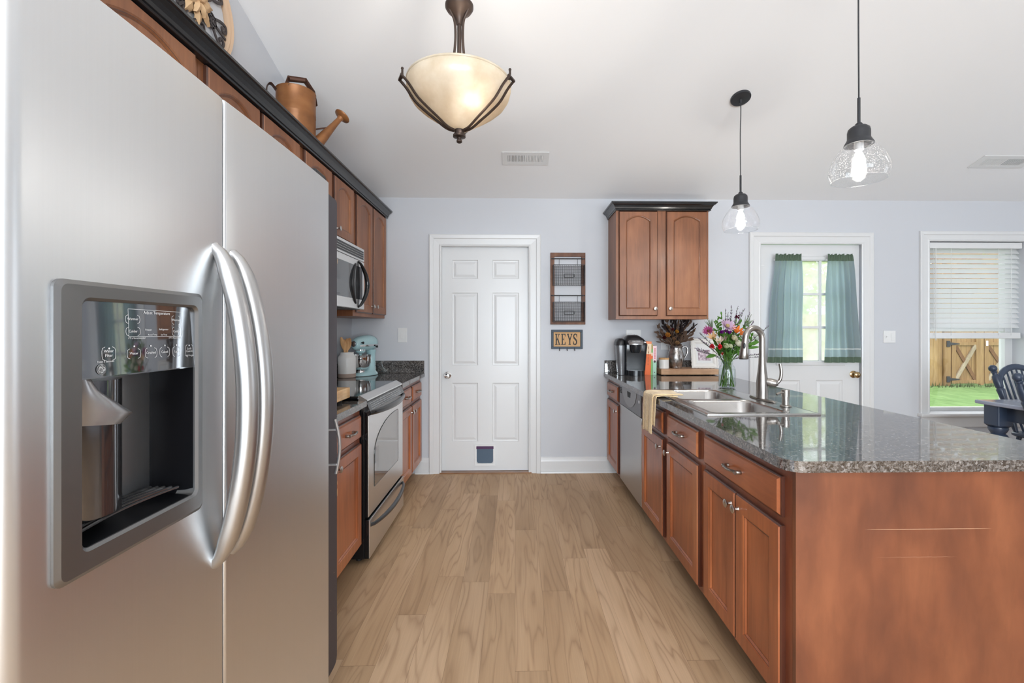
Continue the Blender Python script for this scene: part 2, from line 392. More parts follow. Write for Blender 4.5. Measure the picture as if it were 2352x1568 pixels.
    def build(s, name, m, parent=None, smooth=False, bevel=0.0, bseg=2, local=False, angle=35, merge=False):
        me = bpy.data.meshes.new(name)
        off = (0, 0, 0)
        if parent is not None and not local:
            r = parent
            while r.parent: r = r.parent
            off = r.location
        me.from_pydata([(v[0]-off[0], v[1]-off[1], v[2]-off[2]) for v in s.v], [], s.f)
        ms = m if isinstance(m, list) else [m]
        for q in ms: me.materials.append(q)
        if len(ms) > 1:
            for p, k in zip(me.polygons, s.mi): p.material_index = min(k, len(ms)-1)
        b = bmesh.new(); b.from_mesh(me)
        if merge: bmesh.ops.remove_doubles(b, verts=b.verts, dist=1e-5)
        bmesh.ops.recalc_face_normals(b, faces=b.faces); b.to_mesh(me); b.free()
        if smooth:
            for p in me.polygons: p.use_smooth = True
            me.set_sharp_from_angle(angle=math.radians(angle))
        o = bpy.data.objects.new(name, me); COL.objects.link(o)
        if parent is not None: o.parent = parent
        if bevel:
            bv = o.modifiers.new('bevel', 'BEVEL'); bv.width = bevel; bv.segments = bseg; bv.limit_method = 'ANGLE'; bv.angle_limit = math.radians(40)
        return o
def thing(name, label, cat, loc=(0, 0, 0), group=None, rotz=0.0):
    o = bpy.data.objects.new(name, None); COL.objects.link(o); o.location = loc; o.rotation_euler = (0, 0, rotz)
    o.empty_display_size = 0.05
    tag(o, label, cat, group); return o
def tag(o, label, cat, group=None):
    o['label'] = label; o['category'] = cat
    if group: o['group'] = group
    return o
def struct(o): o['kind'] = 'structure'; return o
def lab(o, label): o['label'] = label; return o

def text_mesh(s, size, mb, place, align='LEFT'):
    """lettering as real thin mesh: place(tx, ty) maps text coordinates to a point"""
    cu = bpy.data.curves.new('t', 'FONT'); cu.body = s; cu.size = size; cu.align_x = align; cu.resolution_u = 2
    o = bpy.data.objects.new('t', cu); COL.objects.link(o)
    bpy.context.view_layer.update()
    dg = bpy.context.evaluated_depsgraph_get(); me = bpy.data.meshes.new_from_object(o.evaluated_get(dg))
    mb.put([place(v.co.x, v.co.y) for v in me.vertices], [tuple(p.vertices) for p in me.polygons])
    bpy.data.objects.remove(o); bpy.data.curves.remove(cu); bpy.data.meshes.remove(me)

def bez(pts, n=12):
    """Catmull-Rom through the points"""
    pts = [Vector(p) for p in pts]; out = []
    for i in range(len(pts)-1):
        p0 = pts[max(i-1, 0)]; p1 = pts[i]; p2 = pts[i+1]; p3 = pts[min(i+2, len(pts)-1)]
        for k in range(n):
            t = k/n
            out.append(0.5*((2*p1)+(p2-p0)*t+(2*p0-5*p1+4*p2-p3)*t*t+(3*p1-p0-3*p2+p3)*t**3))
    out.append(pts[-1]); return out

# ================================================================== STRUCTURE
D = 4.13; LX = -1.47; RX = 6.2; RY = -4.0
def ceil_z(y): return 2.49+0.33*(D-y) if y > 0 else 2.49+0.33*D+0.33*y
b = MB(); b.box(LX-0.1, RX+0.1, RY-0.1, D+0.02, -0.06, 0.0); struct(b.build('floor', M['floor']))
b = MB()
for (ya, yb) in ((D+0.16, 0.0), (0.0, RY-0.16)):
    b.prism([(ya, ceil_z(ya)), (yb, ceil_z(yb)), (yb, ceil_z(yb)+0.1), (ya, ceil_z(ya)+0.1)], 'x', LX-0.12, RX+0.12)
struct(b.build('ceiling', M['ceil']))
b = MB(); b.prism([(RY-0.12, -0.05), (D+0.14, -0.05), (D+0.14, 2.49), (0, ceil_z(0)+0.02), (RY-0.12, ceil_z(RY))], 'x', LX-0.12, LX); struct(b.build('wall_left', M['wallp']))
TB = lambda u, w, z: (u, D-w, z)
H1 = (-0.68, 0.149, 0.0, 2.062); H2 = (2.222, 3.202, 0.0, 2.102); HW = (3.826, 4.729, 0.50, 2.115)
b = MB(TB); b.grid([LX-0.12, RX+0.12], [0, 2.49], [H1, H2, HW], 0.0, 0.16); b.grid([LX-0.12, RX+0.12], [0, 2.49], [H1, H2, HW], -0.16)
struct(b.build('wall_back', M['wallp']))
b = MB(lambda u, w, z: (u, RY+w, z)); hr = (-1.3, 3.0, 0.3, 2.3)
b.grid([LX-0.12, RX+0.12], [0, 2.55], [hr], 0, 0.12); b.grid([LX-0.12, RX+0.12], [0, 2.55], [hr], -0.12); struct(b.build('wall_rear', M['wallp']))
b = MB(lambda u, w, z: (RX-w, u, z)); hs_ = (0.3, 1.9, 0.8, 2.2)
b.grid([RY, D], [0, 2.45, 2.49], [hs_], 0, 0.12); b.grid([RY, D], [0, 2.45, 2.49], [hs_], -0.12)
b.T = None
b.prism([(RY, 2.49), (D, 2.49), (0, ceil_z(0)+0.02)], 'x', RX, RX+0.12); struct(b.build('wall_right', M['wallp']))
# rear and side windows (frames, panes)
def big_window(name, T, h, cols):
    f = MB(T); a, bb, c, d = h; t = 0.05
    f.box(a, a+t, -0.09, 0.01, c, d); f.box(bb-t, bb, -0.09, 0.01, c, d); f.box(a+t, bb-t, -0.09, 0.01, c, c+t); f.box(a+t, bb-t, -0.09, 0.01, d-t, d)
    for k in range(1, cols):
        u = a+(bb-a)*k/cols; f.box(u-t*0.7, u+t*0.7, -0.08, 0.0, c+t, d-t)
    w = struct(f.build(name, M['white']))
    g = MB(T); g.box(a+t, bb-t, -0.06, -0.055, c+t, d-t); g.build('window_pane', M['pane'], w)
big_window('window_2', lambda u, w, z: (u, RY+w, z), hr, 4)
big_window('window_3', lambda u, w, z: (RX-w, u, z), hs_, 2)

CAS = [(0, 0), (0, 0.012), (0.010, 0.017), (0.020, 0.012), (0.066, 0.015), (0.074, 0.022), (0.102, 0.025), (0.110, 0.019), (0.110, 0)]
def casing(name, T, x0, x1, z0, z1, sc=1.0, bottom=False):
    m = MB(T); lp = []
    for cx_, cz_, sx, sz in ((x0, z0, -1, 0), (x0, z1, -1, 1), (x1, z1, 1, 1), (x1, z0, 1, 0)):
        lp.append([(cx_+sx*o*sc, w, cz_+sz*o*sc) for (o, w) in CAS])
    m.loops(lp, True, True); return struct(m.build(name, M['white']))
casing('trim_1', TB, -0.665, 0.123, 0.0, 2.05)
casing('trim_2', TB, 2.25, 3.19, 0.0, 2.083, 0.98)
casing('trim_3', TB, 3.826, 4.729, 0.53, 2.115, 0.85)
# baseboards
BB = [(0, 0), (0.014, 0), (0.014, 0.105), (0.010, 0.12), (0.008, 0.14), (0.0, 0.145)]
def baseboard(name, x0, x1):
    m = MB(); m.prism([(D-p[0], p[1]) for p in BB], 'x', x0, x1)
    m.prism([(D-0.014, 0), (D-0.026, 0), (D-0.022, 0.014), (D-0.014, 0.018)], 'x', x0, x1); return struct(m.build(name, M['white']))
baseboard('baseboard_back_left', -0.90, -0.775); baseboard('baseboard_back_middle', 0.233, 0.93); baseboard('baseboard_back_right', 3.30, RX)
b = MB(); b.box(-0.68, 0.149, D-0.02, D+0.12, 0.0, 0.010); struct(b.build('trim_4', wood('oak_threshold', srgb(120, 84, 54), srgb(146, 104, 70), srgb(160, 118, 82), (1.2, 14, 14))))

# six-panel door
def paneled(mb, u0, u1, z0, z1, panels, thick, holes=()):
    mb.grid([u0, u1], [z0, z1], list(panels)+list(holes), 0.0)
    for (a, c, d, e) in panels:
        R = lambda i, w: [(a+i, w, d+i), (c-i, w, d+i), (c-i, w, e-i), (a+i, w, e-i)]
        mb.loops([R(0, 0), R(0.006, -0.007), R(0.016, -0.008), R(0.036, -0.002), R(0.040, -0.0015)], False, True)
    for h in holes:
        mb.loops([[(h[0], 0, h[2]), (h[1], 0, h[2]), (h[1], 0, h[3]), (h[0], 0, h[3])], [(h[0], -thick, h[2]), (h[1], -thick, h[2]), (h[1], -thick, h[3]), (h[0], -thick, h[3])]], False, False)
    mb.loops([[(u0, 0, z0), (u1, 0, z0), (u1, 0, z1), (u0, 0, z1)], [(u0, -thick, z0), (u1, -thick, z0), (u1, -thick, z1), (u0, -thick, z1)]], False, not holes)
    if holes: mb.grid([u0, u1], [z0, z1], list(holes), -thick)
TD = lambda u, w, z: (u, D+0.035-w, z)
pan = []
for (xa, xb) in ((1038, 1098), (1131, 1192)):
    for (ya, yb) in ((640, 597), (839, 672), (1014, 879)):
        p0 = P(xa, ya, D+0.035); p1 = P(xb, yb, D+0.035); pan.append((p0[0], p1[0], p0[2], p1[2]))
b = MB(TD); paneled(b, -0.672, 0.140, 0.014, 2.058, pan, 0.035); door1 = struct(b.build('door_1', M['white']))
k = P(1027, 862, D)
b = MB(lambda u, w, z: TD(k[0]+u, w, k[2]+z)); b.lathe([(0.032, 0), (0.032, 0.004), (0.026, 0.009), (0.011, 0.012), (0.011, 0.032), (0.020, 0.038), (0.027, 0.046), (0.027, 0.056), (0.020, 0.064), (0.008, 0.066)], axis='y'); b.build('door_knob', M['chrome'], door1, smooth=True)
# cat flap
f0 = P(1090, 1069, D+0.035); f1 = P(1138, 1020, D+0.035)
fu0, fu1, fz0, fz1 = f0[0], f1[0], f0[2], f1[2]
b = MB(TD); b.grid([fu0, fu1], [fz0, fz1], [(fu0+0.020, fu1-0.020, fz0+0.024, fz1-0.014)], 0.012, 0.011)
b.loops([[(fu0, 0.012, fz0), (fu1, 0.012, fz0), (fu1, 0.012, fz1), (fu0, 0.012, fz1)], [(fu0, 0, fz0), (fu1, 0, fz0), (fu1, 0, fz1), (fu0, 0, fz1)]], False, False)
cf = b.build('cat_flap', M['whiteplastic'], door1)
b = MB(TD); a0, a1, c0_, c1_ = fu0+0.021, fu1-0.021, fz0+0.025, fz1-0.015
arc = lambda cx_, cz_, r, s, e: [(cx_+r*math.cos(math.radians(s+(e-s)*i/5)), cz_+r*math.sin(math.radians(s+(e-s)*i/5))) for i in range(6)]
poly = arc(a0+0.022, c0_+0.022, 0.022, 180, 270)+arc(a1-0.022, c0_+0.022, 0.022, 270, 360)+[(a1, c1_-0.024), (a0, c1_-0.024)]
b.loops([[(p[0], 0.002, p[1]) for p in poly], [(p[0], 0.007, p[1]) for p in poly]]); b.build('flap_panel', M['flap'], cf)
b = MB(TD); b.box(a0-0.004, a1+0.004, 0.002, 0.014, c1_-0.024, c1_); b.build('flap_hinge', M['purple'], cf)

# half-glazed back door
GX0, GX1, GZ0, GZ1 = 2.455, 3.015, 1.012, 1.935
TE = lambda u, w, z: (u, D+0.03-w, z)
b = MB(TE); paneled(b, 2.240, 3.198, 0.014, 2.082, [(2.40, 2.64, 0.22, 0.83), (2.79, 3.04, 0.22, 0.83)], 0.04, [(GX0, GX1, GZ0, GZ1)]); door2 = struct(b.build('door_2', M['white']))
b = MB(TE); lp = []
for w_, o in ((0, 0.045), (0.012, 0.04), (0.014, 0.012), (0.004, 0.0), (-0.02, 0.0)):
    lp.append([(GX0-o, w_, GZ0-o), (GX1+o, w_, GZ0-o), (GX1+o, w_, GZ1+o), (GX0-o, w_, GZ1+o)])
b.loops(lp, False, False); b.build('glazing_frame', M['white'], door2)
b = MB(TE); t = 0.011
for k in (1, 2): u = GX0+(GX1-GX0)*k/3; b.box(u-t, u+t, -0.024, 0.002, GZ0, GZ1)
for k in (1, 2): z = GZ0+(GZ1-GZ0)*k/3; b.box(GX0, GX1, -0.022, 0.0, z-t, z+t)
b.build('muntins', M['white'], door2)
b = MB(TE); b.box(GX0, GX1, -0.018, -0.014, GZ0, GZ1); b.build('window_pane', M['panehaze'], door2)
k = P(1965, 860, D)
b = MB(lambda u, w, z: TE(k[0]+u, w, k[2]+z)); b.lathe([(0.033, 0), (0.033, 0.005), (0.024, 0.010), (0.012, 0.014), (0.012, 0.03), (0.022, 0.036), (0.029, 0.048), (0.027, 0.060), (0.016, 0.068), (0.006, 0.069)], axis='y'); b.build('door_knob', M['brass'], door2, smooth=True)
b = MB(TE); z0 = P(1745, 630, D)[2]; b.box(2.232, 2.252, 0.0, 0.012, z0, z0+0.11); b.box(2.252, 2.30, 0.0, 0.006, z0+0.078, z0+0.09); b.build('hinge', M['whiteplastic'], door2)

# dining window
b = MB(); x0, x1, z0, z1 = HW; t = 0.072
b.box(x0, x0+t, D+0.10, D+0.155, z0, z1); b.box(x1-t, x1, D+0.10, D+0.155, z0, z1); b.box(x0+t, x1-t, D+0.10, D+0.155, z0, z0+0.062); b.box(x0+t, x1-t, D+0.10, D+0.155, z1-t, z1)
b.box(x0+t, x1-t, D+0.112, D+0.15, 1.28, 1.335)
win1 = struct(b.build('window_1', M['white']))
b = MB(); b.box(x0+t, x1-t, D+0.128, D+0.132, z0+0.06, z1-t); b.build('window_pane', M['pane'], win1)
b = MB(); b.box(x0-0.11, x1+0.11, D-0.055, D+0.10, 0.50, 0.53); b.build('window_sill', M['white'], win1, bevel=0.008)
b = MB(); b.box(x0-0.085, x1+0.085, D-0.022, D-0.0005, 0.40, 0.50); b.build('apron', M['white'], win1, bevel=0.005)

# horizontal blind
bl = thing('window_blind', 'white horizontal slat blind lowered two thirds in the dining window', 'blind', (4.277, 4.17, 1.2))
bx0, bx1 = 3.836, 4.719
b = MB(); b.box(bx0, bx1, 4.135, 4.205, 2.052, 2.108); b.build('valance', M['whiteplastic'], bl, bevel=0.004)
b = MB(); zz = 2.03
while zz > 1.295:
    a = math.radians(57); dx = 0.0255*math.cos(a); dz = 0.0255*math.sin(a)
    lp = []
    for (s_, w_) in ((-1, 0.0012), (0, 0.0035), (1, 0.0012)):
        lp.append((4.172+s_*dx, zz+s_*dz+0.0018*(1-abs(s_)), w_))
    prof = [(y_, z_+0.0012) for (y_, z_, w_) in lp]+[(y_, z_-0.0012) for (y_, z_, w_) in reversed(lp)]
    b.prism(prof, 'x', bx0+0.004, bx1-0.004); zz -= 0.0462
M['slat'] = cloth('white_slat', (0.82, 0.82, 0.83), (0.9, 0.9, 0.9), 0.48)
b.build('slats', M['slat'], bl)
b = MB(); b.box(bx0+0.002, bx1-0.002, 4.145, 4.198, 1.215, 1.272); b.build('bottom_rail', M['whiteplastic'], bl, bevel=0.006)
for u in (3.885, 4.05, 4.50, 4.62):
    b = MB(); b.cyl((u, 4.142, 1.245), (u, 4.142, 2.06), 0.0014, n=6); b.build('cord', M['whiteplastic'], bl)
b = MB(); b.cyl((3.892, 4.128, 1.20), (3.892, 4.128, 2.05), 0.003, n=6); b.build('tilt_wand', M['whiteplastic'], bl)

# ------------------------------------------------------------------ outside
def lawnmat():
    m, nt, b = new_mat('lawn'); n = noise(nt, coords(nt, (1, 0.35, 1)), 7, 5, 0.7); n2 = noise(nt, coords(nt, (1, 1, 1)), 0.6, 2)
    a = ramp(nt, n, [(0.3, srgb(96, 126, 72)), (0.7, srgb(136, 164, 104))]); L(nt, a, b.inputs['Base Color']); b.inputs['Roughness'].default_value = 0.9
    b.inputs['Specular IOR Level'].default_value = 0.1; return m
GZ = -0.21; FY = 12.0
b = MB(); b.box(-14, 26, D+0.3, 34, GZ-0.1, GZ); lw = b.build('lawn', lawnmat()); lw['kind'] = 'stuff'; tag(lw, 'mown green lawn outside between the house and the wooden fence', 'grass')
M['fence'] = wood('weathered_cedar', srgb(126, 95, 60), srgb(158, 125, 81), srgb(182, 150, 104), (9, 9, 0.8), 0.8, 0.0, 0.9)
M['fencegrey'] = wood('silvered_timber', srgb(150, 134, 112), srgb(180, 164, 140), srgb(200, 186, 164), (4, 4, 4), 0.85, 0.0, 2)
M['fencedark'] = wood('dark_cedar', srgb(96, 66, 40), srgb(120, 84, 52), srgb(136, 98, 62), (4, 4, 4), 0.85, 0.0, 2)
FT = 1.72
def boards(mb, x0, x1, y, z0, z1, bw=0.14):
    x = x0; 
    while x < x1-0.02:
        xe = min(x+bw, x1); dz = random.uniform(-0.012, 0.012); mb.box(x+0.004, xe-0.004, y+random.uniform(-0.004, 0.004), y+0.022, z0, z1+dz); x += bw
g0 = P(2183, 790, FY)[0]; g1 = P(2248, 790, FY)[0]; g2 = P(2258, 790, FY)[0]; g3 = P(2330, 790, FY)[0]
def fence(x0, x1, label):
    t_ = thing('wooden_fence', label, 'fence', (x0, FY, GZ))
    m = MB(); boards(m, x0, x1, FY, GZ, FT); m.build('boards', M['fence'], t_)
    for z in (0.1, 0.8, 1.45):
        m = MB(); m.box(x0, x1, FY+0.024, FY+0.07, z, z+0.09); m.build('rail', M['fence'], t_)
    x = x1-0.07
    while x > x0:
        m = MB(); m.box(x-0.07, x+0.03, FY+0.07, FY+0.17, GZ, FT+0.02); m.build('post', M['fence'], t_); x -= 2.4
fence(2.0, g0-0.22, 'long brown board fence across the lawn, left of the braced gate')
fence(g3+0.05, 22.0, 'brown board fence across the lawn, right of the braced gate')
def gate(x0, x1, label, hinges):
    t_ = thing('fence_gate', label, 'gate', (x0, FY, GZ), 'cross braced gate leaves in the fence')
    m = MB(); boards(m, x0+0.01, x1-0.01, FY-0.005, GZ+0.06, FT-0.1); m.build('boards', M['fence'], t_)
    zt = P(2200, 785, FY)[2]; zb = P(2200, 872, FY)[2]; h = 0.09
    m = MB(); m.box(x0, x0+0.11, FY-0.045, FY-0.008, zb-0.1, FT-0.1); m.box(x1-0.11, x1, FY-0.045, FY-0.008, zb-0.1, FT-0.1)
    m.box(x0+0.11, x1-0.11, FY-0.04, FY-0.008, zt-h, zt); m.box(x0+0.11, x1-0.11, FY-0.04, FY-0.008, zb-h, zb); m.build('frame', M['fence'], t_)
    for s_, mm, yy in ((0, M['fencedark'], -0.03), (1, M['fencegrey'], -0.042)):
        a = Vector((x0+0.11, 0, zb if s_ else zt-h)); c = Vector((x1-0.11, 0, zt-h if s_ else zb)); dd = (c-a).normalized(); nn = Vector((-dd.z, 0, dd.x))*0.045
        m = MB(); m.prism([(p.x, p.z) for p in (a-nn, c-nn, c+nn, a+nn)], 'y', FY+yy, FY-0.008); m.build('brace', mm, t_)
    if hinges:
        for z in (zt-0.05, zb+0.02):
            m = MB(); m.box(x0-0.15, x0-0.06, FY-0.06, FY-0.045, z-0.08, z+0.08); m.prism([(x0-0.06, z-0.04), (x0+0.2, z-0.01), (x0+0.2, z+0.01), (x0-0.06, z+0.04)], 'y', FY-0.06, FY-0.045); m.build('hinge', M['ironblack'], t_)
    else:
        m = MB(); m.box(x0+0.02, x0+0.08, FY-0.06, FY-0.045, zt-0.10, zt+0.03); m.build('latch', M['chrome'], t_)
gate(g0, g1, 'left leaf of the cross braced fence gate, with black strap hinges', True)
m = MB(); m.box(g1+0.01, g2-0.01, FY-0.03, FY+0.03, GZ+0.02, FT-0.08); tag(m.build('gate_stop', M['fence']), 'narrow upright board between the two gate leaves', 'post')
gate(g2, g3, 'right leaf of the cross braced fence gate, with a metal latch', False)
b = MB(); b.box(g0-0.2, g0-0.03, FY-0.04, FY+0.12, GZ, FT+0.03); tag(b.build('gate_post', M['fence']), 'stout wooden post beside the hinges of the fence gate', 'post')
b = MB()
for i in range(900):
    x = random.uniform(3, 20); y = FY-random.uniform(0.08, 0.4); h = random.uniform(0.05, 0.16); a = random.uniform(-0.04, 0.04)
    b.put([(x-0.012, y, GZ), (x+0.012, y, GZ), (x+a, y-0.02, GZ+h)], [(0, 1, 2)])
wd = b.build('tall_grass', mat('dark_grass', srgb(72, 84, 44), 0.9)); wd['kind'] = 'stuff'; tag(wd, 'dark uncut grass along the foot of the fence', 'grass')
def leafmat(name, c, tc): return cloth(name, srgb(*c), srgb(*tc), 0.55)
def tree(x, y, r, h, label, mm):
    t_ = thing('tree', label, 'tree', (x, y, GZ))
    m = MB(); m.tube(bez([(x, y, GZ), (x+0.1, y, 1.0), (x-0.05, y, h*0.7)]), 0.14, 8); m.build('trunk', mat('bark', srgb(96, 78, 60), 0.9), t_)
    m = MB()
    for i in range(4200):
        v = Vector((random.gauss(0, 1), random.gauss(0, 1), random.gauss(0, 1))).normalized()*r*(random.random()**0.4)
        c = Vector((x, y, h))+Vector((v.x, v.y, v.z*1.0)); s_ = random.uniform(0.12, 0.26)
        a = Vector((random.gauss(0, 1), random.gauss(0, 1), random.gauss(0, 1))).normalized(); q = a.orthogonal().normalized()
        m.put([c-a*s_, c+q*s_*0.5, c+a*s_, c-q*s_*0.5], [(0, 1, 2, 3)])
    m.build('foliage', mm, t_)
lm1 = leafmat('yellow_green_leaves', (206, 204, 84), (246, 236, 96)); lm2 = leafmat('pale_green_leaves', (196, 204, 110), (236, 236, 140)); lm3 = leafmat('amber_leaves', (206, 168, 96), (240, 200, 120))
for (x, y, r, h, l, mm) in ((6.6, 15.5, 2.0, 3.1, 'yellow green tree behind the fence, seen through the back door glass', lm1), (9.2, 17, 2.3, 3.2, 'pale green tree behind the fence, right of the yellow green one', lm2),
                            (14.6, 16.0, 2.4, 3.0, 'amber leaved tree behind the fence, seen between the blind slats', lm3), (18.4, 16.5, 2.6, 3.2, 'yellow tree behind the right end of the fence', lm1)):
    tree(x, y, r, h, l, mm)

# ================================================================== CABINETS
def panel_door(mb, u0, u1, z0, z1, fw=0.058, arch=0.0, t=0.020):
    tr = 0.036 if arch else fw
    K = 14 if arch else 1
    def outer(i, w):
        a, c, d, e = u0+i, u1-i, z0+i, z1-i
        return [(a, w, d), (c, w, d)]+[(c+(a-c)*k/K, w, e) for k in range(K+1)]
    def inner(o, w):
        a, c, d, e = u0+fw+o, u1-fw-o, z0+fw+o, z1-tr-o
        return [(a, w, d), (c, w, d)]+[(c+(a-c)*k/K, w, e-arch*(2*k/K-1)**2) for k in range(K+1)]
    mb.m = 1; mb.loops([outer(0, 0.0), outer(0, t-0.009), outer(0.005, t-0.004)], True, False)
    mb.m = 0; mb.loops([outer(0.005, t-0.004), outer(0.007, t), inner(0, t), inner(0.005, t-0.003)], False, False)
    mb.m = 1; mb.loops([inner(0.005, t-0.003), inner(0.007, t-0.0035)], False, False)
    mb.m = 0; mb.loops([inner(0.007, t-0.0035), inner(0.012, t-0.010)], False, False)
    mb.m = 1; mb.loops([inner(0.012, t-0.010), inner(0.0135, t-0.010)], False, False)
    mb.m = 0; mb.loops([inner(0.0135, t-0.010), inner(0.016, t-0.010)], False, True)
def door(T, parent, u0, u1, z0, z1, m, arch=0.0, knob=None, name='door'):
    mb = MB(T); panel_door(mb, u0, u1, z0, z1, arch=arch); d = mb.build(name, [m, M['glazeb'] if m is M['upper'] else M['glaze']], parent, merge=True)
    if knob: knob_at(T, d, knob[0], knob[1])
    return d
def knob_at(T, parent, u, z, w0=0.020):
    mb = MB(lambda a, w, c: T(u+a, w0+w, z+c))
    mb.lathe([(0.0075, 0), (0.0055, 0.004), (0.005, 0.014), (0.008, 0.018), (0.015, 0.021), (0.016, 0.024), (0.014, 0.0255), (0.0135, 0.0262), (0.011, 0.027), (0.004, 0.0285)], axis='y', n=18)
    return mb.build('knob', M['knob'], parent, smooth=True)
def pull_at(T, parent, u, z, w0=0.020, ln=0.048):
    mb = MB(lambda a, w, c: T(u+a, w0+w, z+c))
    pts = bez([(-ln, 0, 0.001), (-ln, 0.013, 0.001), (-ln*0.72, 0.024, 0.002), (-ln*0.25, 0.027, 0), (ln*0.25, 0.027, -0.001), (ln*0.72, 0.024, 0.001), (ln, 0.013, 0), (ln, 0, 0)], 5)
    mb.tube(pts, [0.006 if 6 < i < len(pts)-7 else 0.0072 for i in range(len(pts))], 8)
    for s in (-1, 1): mb.tube([(s*ln-0.004*s, 0.022, 0), (s*ln+0.003*s, 0.0215, 0)], 0.0072, 8)
    return mb.build('handle', M['nickel'], parent, smooth=True)
def drawer(T, parent, u0, u1, z0, z1, m, pull=True, name='drawer'):
    mb = MB(T); R = lambda i, w: [(u0+i, w, z0+i), (u1-i, w, z0+i), (u1-i, w, z1-i), (u0+i, w, z1-i)]
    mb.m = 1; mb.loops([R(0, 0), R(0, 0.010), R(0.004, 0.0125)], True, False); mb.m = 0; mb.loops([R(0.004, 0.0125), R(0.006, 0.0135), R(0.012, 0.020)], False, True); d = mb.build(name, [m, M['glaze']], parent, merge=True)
    if pull: pull_at(T, d, (u0+u1)/2, (z0+z1)/2)
    return d

FX = 0.854; CT = 0.908; CTH = 0.034
TL = lambda u, w, z: (-FX+w, u, z)           # left base run, facing +X
TR = lambda u, w, z: (FX-0.004-w, u, z)      # peninsula run, facing -X
M['cherryframe'] = wood('cherry_face_frame', srgb(112, 58, 38), srgb(130, 70, 45), srgb(146, 84, 54))
def base_body(T, parent, u0, u1, depth, m=None, hole=None):
    """carcass: face frame plane at w = 0, toe recess at the bottom"""
    mb = MB(T); zt = CT-CTH-0.001
    mb.box(u0, u1, -depth, 0.0, 0.105, zt if not hole else hole)
    if hole:
        mb.box(u0, u1, -0.02, 0.0, hole, zt); mb.box(u0, u1, -depth, -depth+0.02, hole, zt); mb.box(u0, u0+0.018, -depth+0.02, -0.02, hole, zt); mb.box(u1-0.018, u1, -depth+0.02, -0.02, hole, zt)
    o = mb.build('body', m or M['cherryframe'], parent)
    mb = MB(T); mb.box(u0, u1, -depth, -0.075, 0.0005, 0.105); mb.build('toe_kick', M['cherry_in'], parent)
    return o
DZ0, DZ1, RZ0, RZ1 = 0.128, 0.682, 0.708, 0.836
# left: near cabinet between the pantry cart and the range
c = thing('base_cabinet', 'single door base cabinet on the left, between the charcoal cart and the steel range', 'cabinet', (-1.16, 2.30, 0))
base_body(TL, c, 2.085, 2.516, 0.60); drawer(TL, c, 2.110, 2.495, RZ0, RZ1, M['cherry_h']); door(TL, c, 2.110, 2.495, DZ0, DZ1, M['cherry'], knob=(2.142, 0.645))
c = thing('base_cabinet', 'two door base cabinet on the left, between the range and the back wall', 'cabinet', (-1.16, 3.7, 0))
base_body(TL, c, 3.315, 4.112, 0.60)
drawer(TL, c, 3.345, 3.695, RZ0, RZ1, M['cherry_h']); drawer(TL, c, 3.735, 4.085, RZ0, RZ1, M['cherry_h'])
door(TL, c, 3.345, 3.705, DZ0, DZ1, M['cherry'], knob=(3.675, 0.632)); door(TL, c, 3.725, 4.085, DZ0, DZ1, M['cherry'], knob=(3.755, 0.632))
# left countertops and backsplash
mb = MB(); mb.prism([(LX+0.001, 2.075), (-0.814, 2.075), (-0.814, 2.520), (LX+0.001, 2.520)], 'z', CT-CTH, CT); tag(mb.build('countertop', M['granite'], bevel=0.004), 'short speckled granite worktop left of the range, holding the butcher block', 'countertop')
mb = MB(); mb.prism([(LX+0.001, 3.312), (-0.814, 3.312), (-0.814, D-0.002), (LX+0.001, D-0.002)], 'z', CT-CTH, CT); tag(mb.build('countertop', M['granite'], bevel=0.004), 'speckled granite worktop in the left back corner, under the stand mixer', 'countertop')
mb = MB(); mb.box(LX+0.022, -0.818, D-0.021, D-0.001, CT+0.0005, CT+0.112); tag(mb.build('backsplash', M['granite'], bevel=0.003), 'low granite upstand along the back wall behind the stand mixer', 'backsplash')
mb = MB(); mb.box(LX+0.001, LX+0.021, 3.32, D-0.001, CT+0.0005, CT+0.112); tag(mb.build('backsplash', M['granite'], bevel=0.003), 'low granite upstand along the left wall beside the utensil crock', 'backsplash')

# right: peninsula cabinets
PB = 1.60   # back of the peninsula
c = thing('base_cabinet', 'narrow base cabinet on the right, between the dishwasher and the back wall', 'cabinet', (1.2, 3.87, 0))
base_body(TR, c, 3.640, 4.112, PB-FX+0.004); drawer(TR, c, 3.672, 4.085, RZ0, RZ1, M['cherry_h']); door(TR, c, 3.672, 4.085, DZ0, DZ1, M['cherry'], knob=(3.70, 0.632))
c = thing('base_cabinet', 'sink base cabinet with two doors, right of the dishwasher and under the towel', 'cabinet', (1.2, 2.51, 0))
base_body(TR, c, 2.015, 3.008, PB-FX+0.004, hole=0.66)
drawer(TR, c, 2.55, 2.965, RZ0, RZ1, M['cherry_h'], name='false_drawer'); drawer(TR, c, 2.058, 2.478, RZ0, RZ1, M['cherry_h'])
door(TR, c, 2.55, 2.972, DZ0, DZ1, M['cherry'], knob=(2.585, 0.632)); door(TR, c, 2.055, 2.480, DZ0, DZ1, M['cherry'], knob=(2.448, 0.632))
c = thing('base_cabinet', 'large base cabinet with one wide drawer at the near end of the peninsula', 'cabinet', (1.2, 1.69, 0))
base_body(TR, c, 1.378, 2.013, PB-FX+0.004)
drawer(TR, c, 1.415, 1.992, RZ0, RZ1, M['cherry_h']); door(TR, c, 1.705, 1.995, DZ0, DZ1, M['cherry'], knob=(1.732, 0.632)); door(TR, c, 1.412, 1.701, DZ0, DZ1, M['cherry'], knob=(1.675, 0.632))
mb = MB(); mb.box(FX-0.004, PB+0.02, 1.360, 1.377, 0.0005, CT-CTH-0.001); lab(mb.build('end_panel', M['cherry_end'], c), 'scratched flat veneer end panel')
scr = mat('bare_scratch', srgb(186, 146, 116), 0.7); scr2 = mat('faint_scratch', srgb(150, 104, 78), 0.7)
mb = MB()
